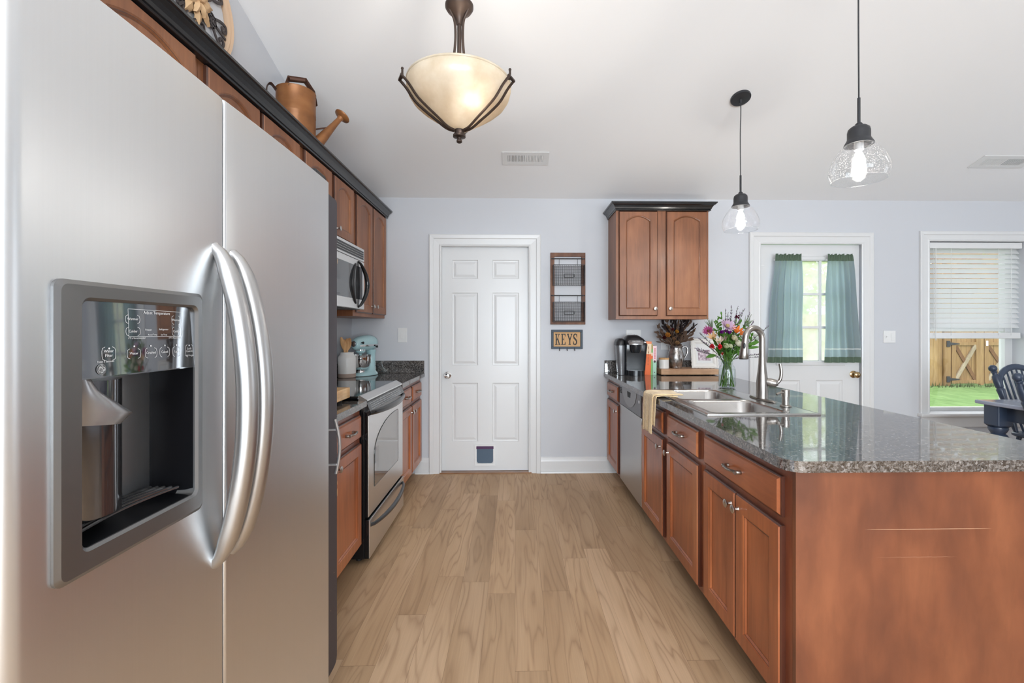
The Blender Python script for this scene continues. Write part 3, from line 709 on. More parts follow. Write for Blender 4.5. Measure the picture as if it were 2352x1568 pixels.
def scratch(px0, px1, py, hw, wob=0.0):
    a = P(px0, py, 1.3595); e = P(px1, py, 1.3595); n = 16
    for i in range(n):
        t0, t1 = i/n, (i+1)/n; h0 = hw*math.sin(PI*t0)**0.5; h1 = hw*math.sin(PI*t1)**0.5
        xa = a[0]+(e[0]-a[0])*t0; xb = a[0]+(e[0]-a[0])*t1; z_ = a[2]+wob*math.sin(i*2.1)
        mb.put([(xa, 1.3597, z_-h0), (xb, 1.3597, z_-h1), (xb, 1.3597, z_+h1), (xa, 1.3597, z_+h0)], [(0, 1, 2, 3)])
scratch(1985, 2280, 1216, 0.0009); mb.build('scratch', scr, c)
mb = MB(); scratch(2010, 2200, 1280, 0.0006, 0.0004); mb.build('scratch', scr2, c)
mb = MB(); mb.box(PB+0.0005, PB+0.02, 1.378, 4.11, 0.0005, CT-CTH-0.001); tag(mb.build('peninsula_back_panel', M['cherry_end']), 'flat wooden panel closing the dining side of the peninsula', 'panel')

# peninsula worktop with the sink cut-out
SX0, SX1, SY0, SY1 = 0.872, 1.395, 2.045, 2.905
WX0, WX1, WY0, WY1 = 0.808, 1.785, 1.330, D-0.002
def carc(cx_, cy_, r, a0, a1, n=8): return [(cx_+r*math.cos(math.radians(a0+(a1-a0)*i/n)), cy_+r*math.sin(math.radians(a0+(a1-a0)*i/n))) for i in range(n+1)]
mb = MB(); hx0, hx1, hy0, hy1 = SX0+0.015, SX1-0.015, SY0+0.015, SY1-0.015; zl = CT-CTH
mb.prism(carc(WX0+0.055, WY0+0.055, 0.055, 180, 270)+carc(WX1-0.055, WY0+0.055, 0.055, 270, 360)+[(WX1, hy0), (WX0, hy0)], 'z', zl, CT)
mb.prism([(WX0, hy1), (WX1, hy1), (WX1, WY1), (WX0, WY1)], 'z', zl, CT)
mb.prism([(WX0, hy0), (hx0, hy0), (hx0, hy1), (WX0, hy1)], 'z', zl, CT); mb.prism([(hx1, hy0), (WX1, hy0), (WX1, hy1), (hx1, hy1)], 'z', zl, CT)
tag(mb.build('countertop', M['granite']), 'long polished granite peninsula worktop with the sink set in it', 'countertop')
mb = MB(); mb.box(WX0+0.004, 1.76, D-0.021, D-0.001, CT+0.0005, CT+0.112); tag(mb.build('backsplash', M['granite'], bevel=0.003), 'low granite upstand on the back wall behind the coffee maker and serving board', 'backsplash')

# upper cabinets, left wall
UX = -1.172
TU = lambda u, w, z: (UX+w, u, z)
UT = 2.305
def upper(label, u0, u1, zb, doors, knobs, extra=0.0):
    c = thing('wall_cabinet', label, 'cabinet', (-1.32, (u0+u1)/2, zb))
    mb = MB(TU); mb.box(u0, u1, -(UX-LX)+0.002, 0.0, zb, UT); mb.build('body', M['upper'], c)
    for (a, e), kn in zip(doors, knobs):
        door(TU, c, a, e, zb+0.028, UT-0.012, M['upper'], arch=0.040, knob=kn)
    return c
upper('wide arched door cabinet above the refrigerator, nearest the camera', 0.78, 1.703, 1.84, [(0.812, 1.235), (1.247, 1.672)], [(1.205, 1.91), (1.28, 1.91)])
upper('arched door wall cabinet between the refrigerator cabinet and the microwave cabinet', 1.705, 2.498, 1.40, [(1.735, 2.085), (2.115, 2.468)], [(2.055, 1.475), (2.145, 1.475)])
upper('short arched door wall cabinet directly above the microwave', 2.502, 3.306, 1.878, [(2.535, 2.895), (2.945, 3.282)], [(2.865, 1.95), (2.972, 1.955)])
upper('tall arched door wall cabinet on the left, right of the microwave', 3.310, 4.112, 1.398, [(3.355, 3.712), (3.745, 4.098)], [(3.682, 1.485), (3.775, 1.485)])
CP = [(-0.020, 0.0), (0.009, 0.0), (0.012, 0.007), (0.007, 0.011), (0.014, 0.014), (0.018, 0.026), (0.028, 0.040), (0.042, 0.048), (0.042, 0.053), (0.050, 0.055), (0.050, 0.065), (-0.020, 0.065)]
CP = [(p[0], 2.296+p[1]) for p in CP]
mb = MB(lambda u, w, z: (UX+0.021+w, u, z)); mb.loops([[(0.70, p[0], p[1]) for p in CP], [(4.112, p[0], p[1]) for p in CP]]); tag(mb.build('crown_moulding', M['crownblack']), 'long black crown moulding topping the cabinets along the left wall', 'moulding')

# wall cabinet on the back wall
YF = 3.812
TW = lambda u, w, z: (u, YF-w, z)
wc = thing('wall_cabinet', 'two door arched wall cabinet on the back wall, above the coffee maker', 'cabinet', (1.24, 3.97, 1.387))
mb = MB(TW); mb.box(0.849, 1.633, -(D-YF)+0.002, 0, 1.387, UT); mb.build('body', M['upper'], wc)
d0 = P(1422, 725, YF-0.02); d1 = P(1511, 486, YF-0.02); d2 = P(1531, 725, YF-0.02); d3 = P(1625, 486, YF-0.02)
door(TW, wc, d0[0], d1[0], d0[2], UT-0.012, M['upper'], arch=0.040, knob=(d1[0]-0.025, P(1505, 709, YF)[2]))
door(TW, wc, d2[0], min(d3[0], 1.626), d0[2], UT-0.012, M['upper'], arch=0.040, knob=(d2[0]+0.028, P(1538, 709, YF)[2]))
mb = MB(); lp = []
for (x, y, sx, sy) in ((0.849, D-0.002, -1, 0), (0.849, YF-0.021, -1, -1), (1.633, YF-0.021, 1, -1), (1.633, D-0.002, 1, 0)):
    lp.append([(x+sx*p[0], y+sy*p[0], p[1]) for p in CP])
mb.loops(lp, True, True); tag(mb.build('crown_moulding', M['crownblack']), 'short black crown moulding topping the cabinet on the back wall', 'moulding')

# ================================================================== APPLIANCES
# refrigerator
FRX = -0.585
TF = lambda u, w, z: (FRX+w, u, z)
fr = thing('refrigerator', 'large stainless steel side by side refrigerator filling the left foreground', 'refrigerator', (-0.95, 0.99, 0))
mb = MB(TF); mb.box(0.545, 1.445, -0.78, -0.082, 0.012, 1.755); mb.build('body', M['darkgrey'], fr)
mb = MB(TF); mb.box(0.56, 1.43, -0.10, -0.05, 0.02, 0.09); mb.build('kick_grille', M['blackmat'], fr)
def fridge_door(name, u0, u1, z0, z1, Ra, Rb, hole=None):
    T_ = 0.078
    def w(u):
        e, R = (u-u0, Ra) if u-u0 < u1-u else (u1-u, Rb)
        bow = -0.004*((u-(u0+u1)/2)/((u1-u0)/2))**2
        return bow-(R-math.sqrt(max(0, R*R-(R-e)**2)) if e < R else 0)
    us = [u0+Ra*(1-math.cos(PI/2*i/7)) for i in range(8)]
    us += [u0+Ra+(u1-u0-Ra-Rb)*i/14 for i in range(1, 14)]+[u1-Rb*(1-math.cos(PI/2*i/7)) for i in range(7, -1, -1)]
    zs = [z0, z0+0.004, z1-0.004, z1]
    if hole: us = sorted(set(us+[hole[0], hole[1]])); zs = sorted(set(zs+[hole[2], hole[3]]))
    m = MB(TF)
    W = lambda u, z: w(u)-(0.004 if z in (z0, z1) else 0)
    for i in range(len(us)-1):
        for j in range(len(zs)-1):
            uc = (us[i]+us[i+1])/2; zc = (zs[j]+zs[j+1])/2
            if hole and hole[0] < uc < hole[1] and hole[2] < zc < hole[3]: continue
            m.put([(us[i], W(us[i], zs[j]), zs[j]), (us[i+1], W(us[i+1], zs[j]), zs[j]), (us[i+1], W(us[i+1], zs[j+1]), zs[j+1]), (us[i], W(us[i], zs[j+1]), zs[j+1])], [(0, 1, 2, 3)])
    for zz in (z0, z1):
        m.put([(u, W(u, zz), zz) for u in us]+[(u1, -T_, zz), (u0, -T_, zz)], [tuple(range(len(us)+2))])
    for u in (u0, u1): m.put([(u, W(u, zs[0]), zs[0]), (u, W(u, zs[1]), zs[1]), (u, W(u, zs[-2]), zs[-2]), (u, W(u, zs[-1]), zs[-1]), (u, -T_, z1), (u, -T_, z0)], [tuple(range(6))])
    m.put([(u0, -T_, z0), (u1, -T_, z0), (u1, -T_, z1), (u0, -T_, z1)], [(0, 1, 2, 3)])
    if hole: m.loops([[(hole[0], 0, hole[2]), (hole[1], 0, hole[2]), (hole[1], 0, hole[3]), (hole[0], 0, hole[3])], [(hole[0], -0.07, hole[2]), (hole[1], -0.07, hole[2]), (hole[1], -0.07, hole[3]), (hole[0], -0.07, hole[3])]], False, False)
    return m.build(name, M['steel'], fr, smooth=True, angle=30, merge=True)
B0, B1, BZ0, BZ1 = 0.587, 0.861, 0.966, 1.364     # dispenser bezel
I0, I1, IZ0, IZ1 = 0.626, 0.842, 1.000, 1.338     # its opening
fd = fridge_door('freezer_door', 0.532, 0.9305, 0.10, 1.766, 0.024, 0.004, (B0+0.012, B1-0.012, BZ0+0.012, BZ1-0.012))
rd = fridge_door('fridge_door', 0.9365, 1.455, 0.10, 1.766, 0.006, 0.007)
def handle(parent, u, zt, zb):
    m = MB(TF); pts = []; rs = []
    n = 40
    for i in range(n+1):
        t_ = i/n; z = zb+(zt-zb)*t_; s = math.sin(PI*t_)
        pts.append((u, -0.006+0.066*s**0.62, z)); rs.append(0.0165+0.0035*s-0.006*max(0, 1-s*4))
    m.tube(pts, rs, 16, flat=1.05); return m.build('handle', M['handle'], parent, smooth=True, angle=60)
handle(fd, 0.905, 1.462, 0.838); handle(rd, 0.962, 1.458, 0.838)
rr = lambda a, c, d, e, r, w, n=5: [(p[0], w, p[1]) for p in (carc(a+r, d+r, r, 180, 270, n)+carc(c-r, d+r, r, 270, 360, n)+carc(c-r, e-r, r, 0, 90, n)+carc(a+r, e-r, r, 90, 180, n))]
M['bezel'] = brushed('dark_pewter_bezel', (0.25, 0.252, 0.256), 0.42, (60, 60, 60), 0.05)
m = MB(TF); m.loops([rr(B0, B1, BZ0, BZ1, 0.012, -0.002), rr(B0, B1, BZ0, BZ1, 0.012, 0.002), rr(B0+0.006, B1-0.006, BZ0+0.006, BZ1-0.006, 0.010, 0.006), rr(I0-0.004, I1+0.004, IZ0-0.004, IZ1+0.004, 0.012, 0.005), rr(I0, I1, IZ0, IZ1, 0.010, 0.001), rr(I0, I1, IZ0, IZ1, 0.010, -0.03)], False, False)
m.build('dispenser_bezel', M['bezel'], fd, smooth=True, angle=25)
CZ = 1.232
m = MB(TF)   # glossy recess
m.loops([[(I0, -0.002, IZ0), (I1, -0.002, IZ0), (I1, -0.002, CZ+0.01), (I0, -0.002, CZ+0.01)], [(I0+0.004, -0.115, IZ0+0.006), (I1-0.004, -0.115, IZ0+0.006), (I1-0.004, -0.115, CZ+0.01), (I0+0.004, -0.115, CZ+0.01)]], False, True)
m.build('dispenser_recess', mat('recess_black', (0.005, 0.005, 0.006), 0.3, spec=0.08), fd)
M['mirrorgrey'] = mat('mirror_panel', (0.22, 0.225, 0.235), 0.04, 0.9)
m = MB(TF); m.surf(lambda a, c_: (I0+(I1-I0)*a, 0.0005+0.0035*math.sin(PI*a)-0.004*c_, CZ+(IZ1-CZ)*c_), 24, 8)
m.loops([[(I0, 0.0005, CZ), (I1, 0.0005, CZ), (I1, -0.012, CZ), (I0, -0.012, CZ)], [(I0, 0.0005, CZ-0.002), (I1, 0.0005, CZ-0.002), (I1, -0.012, CZ-0.002), (I0, -0.012, CZ-0.002)]])
m.build('control_panel', M['mirrorgrey'], fd, smooth=True)
pf = lambda a, c_: 0.0012+0.0035*math.sin(PI*a)-0.004*c_
def pl(u, z, dw=0.0): return (u, pf((u-I0)/(I1-I0), (z-CZ)/(IZ1-CZ))+dw, z)
m = MB(TF)
def txt(s, px, py, size, al='CENTER'):
    q = PX(px, py, FRX); text_mesh(s, size, m, lambda tx, ty: pl(q[1]+tx, q[2]+ty), al)
def q2(px, py): q = PX(px, py, FRX); return q[1], q[2]
def line(pa, pb, hw=0.0005):
    a = Vector(pa); e = Vector(pb); d_ = (e-a).normalized(); nn = Vector((-d_.y, d_.x))*hw*0.7
    n_ = 6
    for i in range(n_):
        p = a+(e-a)*i/n_; r = a+(e-a)*(i+1)/n_
        m.put([pl(*(p-nn)), pl(*(r-nn)), pl(*(r+nn)), pl(*(p+nn))], [(0, 1, 2, 3)])
def bracket(px, py, wu, hz):
    u, z = q2(px, py)
    for s in (-1, 1):
        pts = [(u+s*(wu-0.005), z+hz), (u+s*(wu-0.001), z+hz-0.002), (u+s*wu, z+hz-0.006), (u+s*wu, z-hz+0.006), (u+s*(wu-0.001), z-hz+0.002), (u+s*(wu-0.005), z-hz)]
        for i in range(5): line(pts[i], pts[i+1], 0.0004)
txt('Adjust Temperature', 360, 722, 0.0068)
for (s, x, y, w_, h_) in (('Warmer', 303, 733, 0.017, 0.0075), ('Colder', 303, 761, 0.017, 0.0075), ('Warmer', 404, 735, 0.0135, 0.0085), ('Colder', 404, 761, 0.0135, 0.0085), ('Water', 303, 812, 0.016, 0.0085), ('Crushed', 342, 810, 0.0155, 0.009), ('Cubed', 374, 808, 0.0145, 0.009), ('Light', 403, 807, 0.013, 0.0095)):
    txt(s, x, y+2, 0.0056); bracket(x, y, w_*0.76, h_*0.9)
txt('Freezer', 338, 759, 0.0042); txt('Refrigerator', 374, 758, 0.0042); txt('Actual Temp', 347, 770, 0.0036); txt('Set Temp', 374, 770, 0.0036)
txt('0\u00b0F is Recommended', 311, 778, 0.0036); txt('37\u00b0F is Recommended', 400, 777, 0.0032)
txt('Water', 247, 809, 0.0056); txt('Filter', 247, 819, 0.0056); bracket(247, 812, 0.0105, 0.0098); txt('Hold 3 Seconds', 240, 832, 0.004)
txt('Lock', 434, 802, 0.0055); txt('Controls', 434, 808, 0.0048); bracket(434, 805, 0.010, 0.011); txt('Hold 3 Seconds', 434, 817, 0.0035)
a, c_, d_, e_ = q2(293, 709), q2(418, 717), q2(418, 772), q2(293, 773)
for p0, p1 in ((a, c_), (c_, d_), (d_, e_), (e_, a)): line(p0, p1, 0.0004)
for (x, y) in ((248, 800), (304, 795), (342, 794), (375, 793), (403, 792), (434, 793)):
    u, z = q2(x, y); m.put([pl(u+0.0014*math.cos(2*PI*i/10), z+0.0014*math.sin(2*PI*i/10)) for i in range(10)], [tuple(range(10))])
m.build('panel_lettering', M['ltext'], fd)
# round monogram badge on the panel
m = MB(TF); u, z = q2(229, 848); R_ = 0.0072
m.put([pl(u+R_*math.cos(2*PI*i/28), z+R_*math.sin(2*PI*i/28), 0.0004) for i in range(28)], [tuple(range(28))])
bd = m.build('round_badge', mat('badge_silver', (0.62, 0.63, 0.64), 0.3, 0.4), fd)
m = MB(TF)
for r_ in (R_*0.93,):
    for i in range(28):
        a0, a1 = 2*PI*i/28, 2*PI*(i+1)/28
        m.put([pl(u+r_*math.cos(a0), z+r_*math.sin(a0), 0.0008), pl(u+r_*math.cos(a1), z+r_*math.sin(a1), 0.0008), pl(u+(r_-0.001)*math.cos(a1), z+(r_-0.001)*math.sin(a1), 0.0008), pl(u+(r_-0.001)*math.cos(a0), z+(r_-0.001)*math.sin(a0), 0.0008)], [(0, 1, 2, 3)])
def swirl(m_, put, pts, hw):
    pts = [Vector(p) for p in pts]
    for i in range(len(pts)-1):
        d1_ = (pts[i+1]-pts[i]).normalized(); nn = Vector((-d1_.y, d1_.x))*hw
        m_.put([put(*(pts[i]-nn)), put(*(pts[i+1]-nn)), put(*(pts[i+1]+nn)), put(*(pts[i]+nn))], [(0, 1, 2, 3)])
GEG = [(0.5, 3.6), (-1.6, 5.6), (-4.6, 4.2), (-5.2, 0.6), (-3.0, -2.6), (-0.6, -0.6), (-0.8, 1.4), (-3.0, 0.6), (-1.0, -3.2), (-3.4, -5.2)]
GEE = [(5.0, 3.6), (3.2, 5.2), (1.8, 3.4), (3.2, 1.2), (4.2, 1.0), (2.2, 0.4), (0.9, -2.2), (2.6, -4.6), (5.4, -2.6)]
for g in (GEG, GEE):
    swirl(m, lambda a_, b_: pl(a_, b_, 0.0008), [(u+p.x*R_/8, z+p.y*R_/8) for p in bez([(p[0], p[1], 0) for p in g], 5)], 0.0004)
m.build('badge_monogram', M['darkgrey'], fd)
# ice chute, paddle column and drip tray
m = MB(TF); cu_, cw_ = 0.662, -0.045
lp = []
for (zz, ru, rw, du) in ((CZ-0.002, 0.016, 0.028, -0.008), (CZ-0.02, 0.022, 0.032, -0.002), (CZ-0.040, 0.040, 0.036, 0.014), (CZ-0.058, 0.058, 0.036, 0.030), (CZ-0.074, 0.048, 0.030, 0.020)):
    lp.append([(cu_+du+ru*math.cos(2*PI*i/24), cw_+rw*math.sin(2*PI*i/24), zz-0.25*ru*math.cos(2*PI*i/24)*0.6) for i in range(24)])
m.loops(lp); m.build('ice_chute', mat('chute_grey', (0.36, 0.36, 0.37), 0.25, 0.5), fd, smooth=True, angle=50)
m = MB(TF); m.lathe([(0.052, IZ0+0.02), (0.052, CZ-0.01)], (0.702, -0.078, 0), 40); m.build('dispenser_column', mat('smoky_chrome', (0.16, 0.16, 0.17), 0.08, 0.85), fd, smooth=True)
m = MB(TF)
for i in range(7):
    w0_ = -0.020-i*0.012; pts = [(I0+0.012+(I1-I0-0.024)*k/12, w0_-0.012*math.sin(PI*k/12), IZ0+0.016) for k in range(13)]; m.tube(pts, 0.0022, 6)
m.build('drip_tray', mat('tray_bars', (0.22, 0.22, 0.225), 0.15, 0.8), fd, smooth=True)
m = MB(TF); m.prism([(1.39, 1.772), (1.452, 1.772), (1.448, 1.795), (1.36, 1.80), (1.33, 1.785)], 'z', 0, 0) if False else None
m.loops([[(1.39, -0.09, 1.7665), (1.452, -0.09, 1.7665), (1.452, -0.008, 1.7665), (1.39, -0.016, 1.7665)], [(1.395, -0.085, 1.79), (1.447, -0.085, 1.786), (1.447, -0.012, 1.781), (1.395, -0.02, 1.79)]]); m.build('hinge_cap', M['blackmat'], fr, bevel=0.004)

# slim charcoal rolling pantry behind the refrigerator
pc_ = thing('rolling_pantry', 'slim charcoal painted rolling pantry cart with bar handle, beyond the refrigerator', 'pantry cart', (-0.95, 1.60, 0))
poly = carc(1.69-0.03, 0.075+0.03, 0.03, 270, 360, 5)+carc(1.69-0.012, 1.772-0.012, 0.012, 0, 90, 4)+[(1.51, 1.785), (1.51, 0.075)]
m = MB(); m.loops([[(-0.672, p[0], p[1]) for p in poly], [(-0.655, p[0], p[1]) for p in poly]]); m.build('front_panel', M['pantry'], pc_, bevel=0.003)
m = MB(); m.box(-1.28, -0.673, 1.515, 1.685, 0.08, 1.765); m.build('carcass', M['pantry'], pc_)
for (x, y) in ((-0.72, 1.60), (-1.22, 1.60)):
    m = MB(); m.cyl((x, y-0.012, 0.0325), (x, y+0.012, 0.0325), 0.032, n=16); m.box(x-0.02, x+0.02, y-0.02, y+0.02, 0.06, 0.08); m.build('caster', M['rubber'], pc_)
m = MB(); hy = 1.615; pts = [(-0.633+0.012*math.sin(PI*i/12), hy+0.008*math.sin(PI*i/12)+0.010*i/12-0.004, 0.985-0.195*i/12) for i in range(13)]
m.tube(pts, 0.006, 10); 
for z in (0.945, 0.822): m.cyl((-0.656, hy, z), (-0.628, hy+0.004, z), 0.0045, n=10)
m.build('handle', mat('satin_bar', (0.52, 0.52, 0.53), 0.42, 0.9), pc_, smooth=True)
m = MB()
for (y, z, a, e) in ((1.604, 0.918, 0.006, 0.014), (1.688, 0.70, 0.003, 0.016), (1.688, 0.735, 0.002, 0.008), (1.6885, 1.55, 0.002, 0.01), (1.66, 0.42, 0.0015, 0.002), (1.63, 0.30, 0.0015, 0.0015)):
    m.put([(-0.6542, y+a*math.cos(2*PI*i/8), z+e*math.sin(2*PI*i/8)) for i in range(8)], [tuple(range(8))])
m.build('paint_chip', mat('bare_wood_chip', srgb(206, 170, 130), 0.7), pc_)

# range
RG0, RG1 = 2.530, 3.302
TG = lambda u, w, z: (-0.81+w, u, z)
rg = thing('kitchen_range', 'stainless slide-in electric range with black glass cooktop on the left', 'range', (-1.13, 2.92, 0))
m = MB(TG); m.box(RG0, RG1, -0.62, -0.022, 0.03, 0.885); m.build('body', M['blackgloss'], rg, bevel=0.003)
m = MB(TG)
for u in (RG0+0.06, RG1-0.06):
    for w in (-0.07, -0.56): m.cyl((u, w, 0.0005), (u, w, 0.03), 0.018, n=10)
m.build('foot', M['blackmat'], rg)
m = MB(TG); m.box(RG0-0.004, RG1+0.008, -0.635, -0.052, 0.9115, 0.930); m.build('cooktop', M['blackgloss'], rg, bevel=0.005)
m = MB(TG); m.prism([(-0.055, 0.931), (-0.052, 0.905), (0.004, 0.872), (0.010, 0.876), (0.006, 0.884), (-0.046, 0.933)], 'x', 0, 0) if False else None
sec = [(-0.054, 0.9325), (-0.046, 0.9335), (-0.006, 0.910), (-0.004, 0.904), (-0.012, 0.902), (-0.054, 0.905)]
m.loops([[(RG0-0.002, p[0], p[1]) for p in sec], [(RG1+0.002, p[0], p[1]) for p in sec]]); m.build('front_lip', M['steel_h'], rg)
m = MB(TG); m.box(RG0+0.002, RG1-0.002, -0.05, -0.012, 0.845, 0.9005); m.build('vent_strip', M['blackmat'], rg)
od = MB(TG); od.box(RG0+0.005, RG1-0.005, -0.0035, 0.0, 0.260, 0.820); od = od.build('oven_door', M['steel_h'], rg, bevel=0.0015)
m = MB(TG); m.box(RG0+0.004, RG1-0.004, -0.0215, -0.0036, 0.258, 0.822); m.build('door_core', M['blackgloss'], od, bevel=0.002)
# arched window in the door
w0, w1, z0, z1 = 2.635, 3.165, 0.398, 0.752
wp = [(w0+0.0, z0), (w1-0.0, z0), (w1, z0+0.0)]
wp = [(w0, z0), (w1-0.012, z0), (w1, z0+0.012), (w1, z1-0.012), (w1-0.012, z1)]+[(w1-0.10-(w1-0.10-w0)*math.sin(PI/2*i/10), z1-0.17*(1-math.cos(PI/2*i/10))) for i in range(0, 11)]
m = MB(TG); m.loops([[(p[0], 0.0, p[1]) for p in wp], [(p[0], 0.0018, p[1]) for p in wp]]); m.build('oven_window', mat('oven_glass', (0.40, 0.39, 0.38), 0.06, 0.8), od)
m = MB(TG); m.tube([(p[0], 0.0016, p[1]) for p in wp], 0.0014, 6, closed=True); m.build('window_trim', M['blackgloss'], od)
m = MB(TG); sec = [(-0.02, 0.823), (0.003, 0.823), (0.010, 0.846), (-0.010, 0.893), (-0.02, 0.893)]
m.loops([[(RG0+0.004, p[0], p[1]) for p in sec], [(RG1-0.004, p[0], p[1]) for p in sec]]); dt = m.build('door_top', M['blackgloss'], od)
m = MB(TG)
for i in range(11):
    u = RG0+0.07+i*0.06
    for j in range(4):
        z = 0.851+j*0.0105; w = 0.010-0.020*(z-0.846)/0.047
        m.loops([[(u-0.023, w-0.002, z), (u-0.023, w+0.0016, z), (u-0.023, w+0.0005, z+0.0045), (u-0.023, w-0.003, z+0.0045)], [(u+0.023, w-0.002, z), (u+0.023, w+0.0016, z), (u+0.023, w+0.0005, z+0.0045), (u+0.023, w-0.003, z+0.0045)]])
m.build('vent_slat', mat('vent_grey', (0.34, 0.34, 0.345), 0.3, 0.6), od)
m = MB(TG); pts = []; rs = []
for i in range(31):
    t_ = i/30; s = math.sin(PI*t_); pts.append((RG0+0.012+(RG1-RG0-0.024)*t_, 0.002+0.050*s**0.6, 0.836-0.004*s)); rs.append(0.013+0.006*s)
m.tube(pts, rs, 12, flat=0.75, up=(0, 0, 1)); m.build('handle', mat('handle_black', (0.02, 0.02, 0.021), 0.16), od, smooth=True, angle=60)
dr = MB(TG); dr.box(RG0+0.003, RG1-0.003, 0.001, 0.006, 0.033, 0.244); dr = dr.build('storage_drawer', M['steel_h'], rg, bevel=0.0015)
m = MB(TG); m.box(RG0+0.002, RG1-0.002, -0.0215, 0.0009, 0.032, 0.245); m.build('drawer_core', M['blackgloss'], dr, bevel=0.002)
m = MB(TG); pts = []; rs = []
for i in range(31):
    t_ = i/30; s = math.sin(PI*t_); pts.append((RG0+0.03+(RG1-RG0-0.06)*t_, 0.004+0.046*s**0.55, 0.208-0.010*s)); rs.append(0.010+0.006*s)
m.tube(pts, rs, 12, flat=0.8, up=(0, 0, 1)); m.build('handle', mat('handle_charcoal', (0.035, 0.037, 0.04), 0.3), dr, smooth=True, angle=60)

# microwave
MY0, MY1 = 2.515, 3.292
TM = lambda u, w, z: (-1.083+w, u, z)
mw = thing('microwave_oven', 'stainless over the range microwave with black ring handle, under the left cabinets', 'microwave', (-1.27, 2.9, 1.44))
m = MB(TM); m.box(MY0, MY1, -0.38, -0.03, 1.442, 1.872); m.build('body', M['darkgrey'], mw)
m = MB(TM); m.box(MY0, MY1, -0.03, 0.0, 1.782, 1.872); vt = m.build('vent_grille', M['steel_h'], mw, bevel=0.003)
m = MB(TM)
for i in range(4): m.box(MY0+0.02, MY1-0.022, -0.004, 0.003, 1.795+i*0.0155, 1.806+i*0.0155)
m.build('louvre', M['blackmat'], vt)
m = MB(TM); m.box(MY0, MY1, -0.03, 0.0, 1.443, 1.779); md = m.build('door', M['steel_h'], mw, bevel=0.004)
wz0, wz1 = 1.508, 1.735
m = MB(TM); m.loops([rr(MY0+0.03, MY1-0.045, wz0, wz1, 0.012, 0.0), rr(MY0+0.03, MY1-0.045, wz0, wz1, 0.012, 0.002)]); m.build('door_window', mat('microwave_glass', (0.15, 0.155, 0.165), 0.05, 0.75), md)
def crescent(uc, bow, zc, hz, r, name, mm, parent, wout):
    m_ = MB(TM); pts = []; rs = []
    for i in range(25):
        t_ = -1+2*i/24; c2 = math.cos(t_*PI/2)
        pts.append((uc+bow*c2**0.8, 0.002+wout*c2**0.7, zc+hz*t_)); rs.append(r*(0.35+0.65*c2**0.6))
    m_.tube(pts, rs, 12); return m_.build(name, mm, parent, smooth=True, angle=60)
crescent(3.165, 0.085, 1.612, 0.158, 0.016, 'handle', M['blackgloss'], md, 0.034)
crescent(3.115, -0.075, 1.612, 0.135, 0.013, 'ring_trim', M['blackmat'], md, 0.004)
m = MB(TM); m.box(MY0+0.03, MY1-0.03, -0.36, -0.06, 1.4385, 1.4415); m.build('underside', M['blackmat'], mw)

# dishwasher
TDW = lambda u, w, z: (0.842-w, u, z)
dw = thing('dishwasher', 'stainless dishwasher with dark control strip, built in left of the towel', 'dishwasher', (1.2, 3.33, 0))
m = MB(TDW); m.box(3.020, 3.632, -0.60, -0.02, 0.105, 0.868); m.build('body', M['darkgrey'], dw)
m = MB(TDW); m.box(3.020, 3.632, -0.55, -0.10, 0.0005, 0.105); m.build('toe_kick', M['blackmat'], dw)
m = MB(TDW); m.box(3.023, 3.628, -0.02, 0.0, 0.112, 0.706); m.build('door', M['dwsteel'], dw, bevel=0.003)
M['dwpanel'] = mat('dishwasher_panel', (0.16, 0.16, 0.165), 0.3, 0.6)
m = MB(TDW); m.box(3.023, 3.628, -0.02, 0.004, 0.711, 0.866); cp = m.build('control_panel', M['dwpanel'], dw, bevel=0.003)
m = MB(TDW); pp = [(3.43, 0.866), (3.42, 0.80)]; 
arcp = [(3.325+0.205*math.cos(math.radians(a)), 0.862+0.13*math.sin(math.radians(a))) for a in range(180, 361, 10)]
m.loops([[(p[0], 0.004, p[1]) for p in arcp], [(p[0], 0.0065, p[1]) for p in arcp]]); m.build('curved_inlay', mat('dishwasher_inlay', (0.26, 0.26, 0.265), 0.3, 0.6), cp)
m = MB(TDW); m.loops([[(3.27, 0.0066, 0.842), (3.38, 0.0066, 0.842), (3.365, 0.0066, 0.802), (3.285, 0.0066, 0.802)], [(3.275, 0.0072, 0.839), (3.375, 0.0072, 0.839), (3.362, 0.0072, 0.805), (3.288, 0.0072, 0.805)]]); m.build('pocket_handle', M['dark'], cp)
m = MB(TDW)
for i in range(4): m.box(3.555, 3.615, 0.004, 0.0055, 0.80+i*0.012, 0.808+i*0.012)
m.build('vent_slat', M['dark'], cp)
m = MB(TDW); m.lathe([(0.013, 0.004), (0.013, 0.006), (0.010, 0.0068)], (3.055, 0, 0.81), 20, axis='y'); m.build('round_badge', M['chrome'], cp)
m = MB(TR); m.box(3.0085, 3.0195, -0.3, 0.0, 0.105, CT-CTH-0.001); tag(m.build('filler_strip', M['cherry']), 'thin wooden filler strip between the dishwasher and the sink cabinet', 'filler')
m = MB(TR); m.box(3.6325, 3.6395, -0.3, 0.0, 0.105, CT-CTH-0.001); tag(m.build('filler_strip', M['cherry_in']), 'thin wooden filler strip between the dishwasher and the narrow cabinet', 'filler')

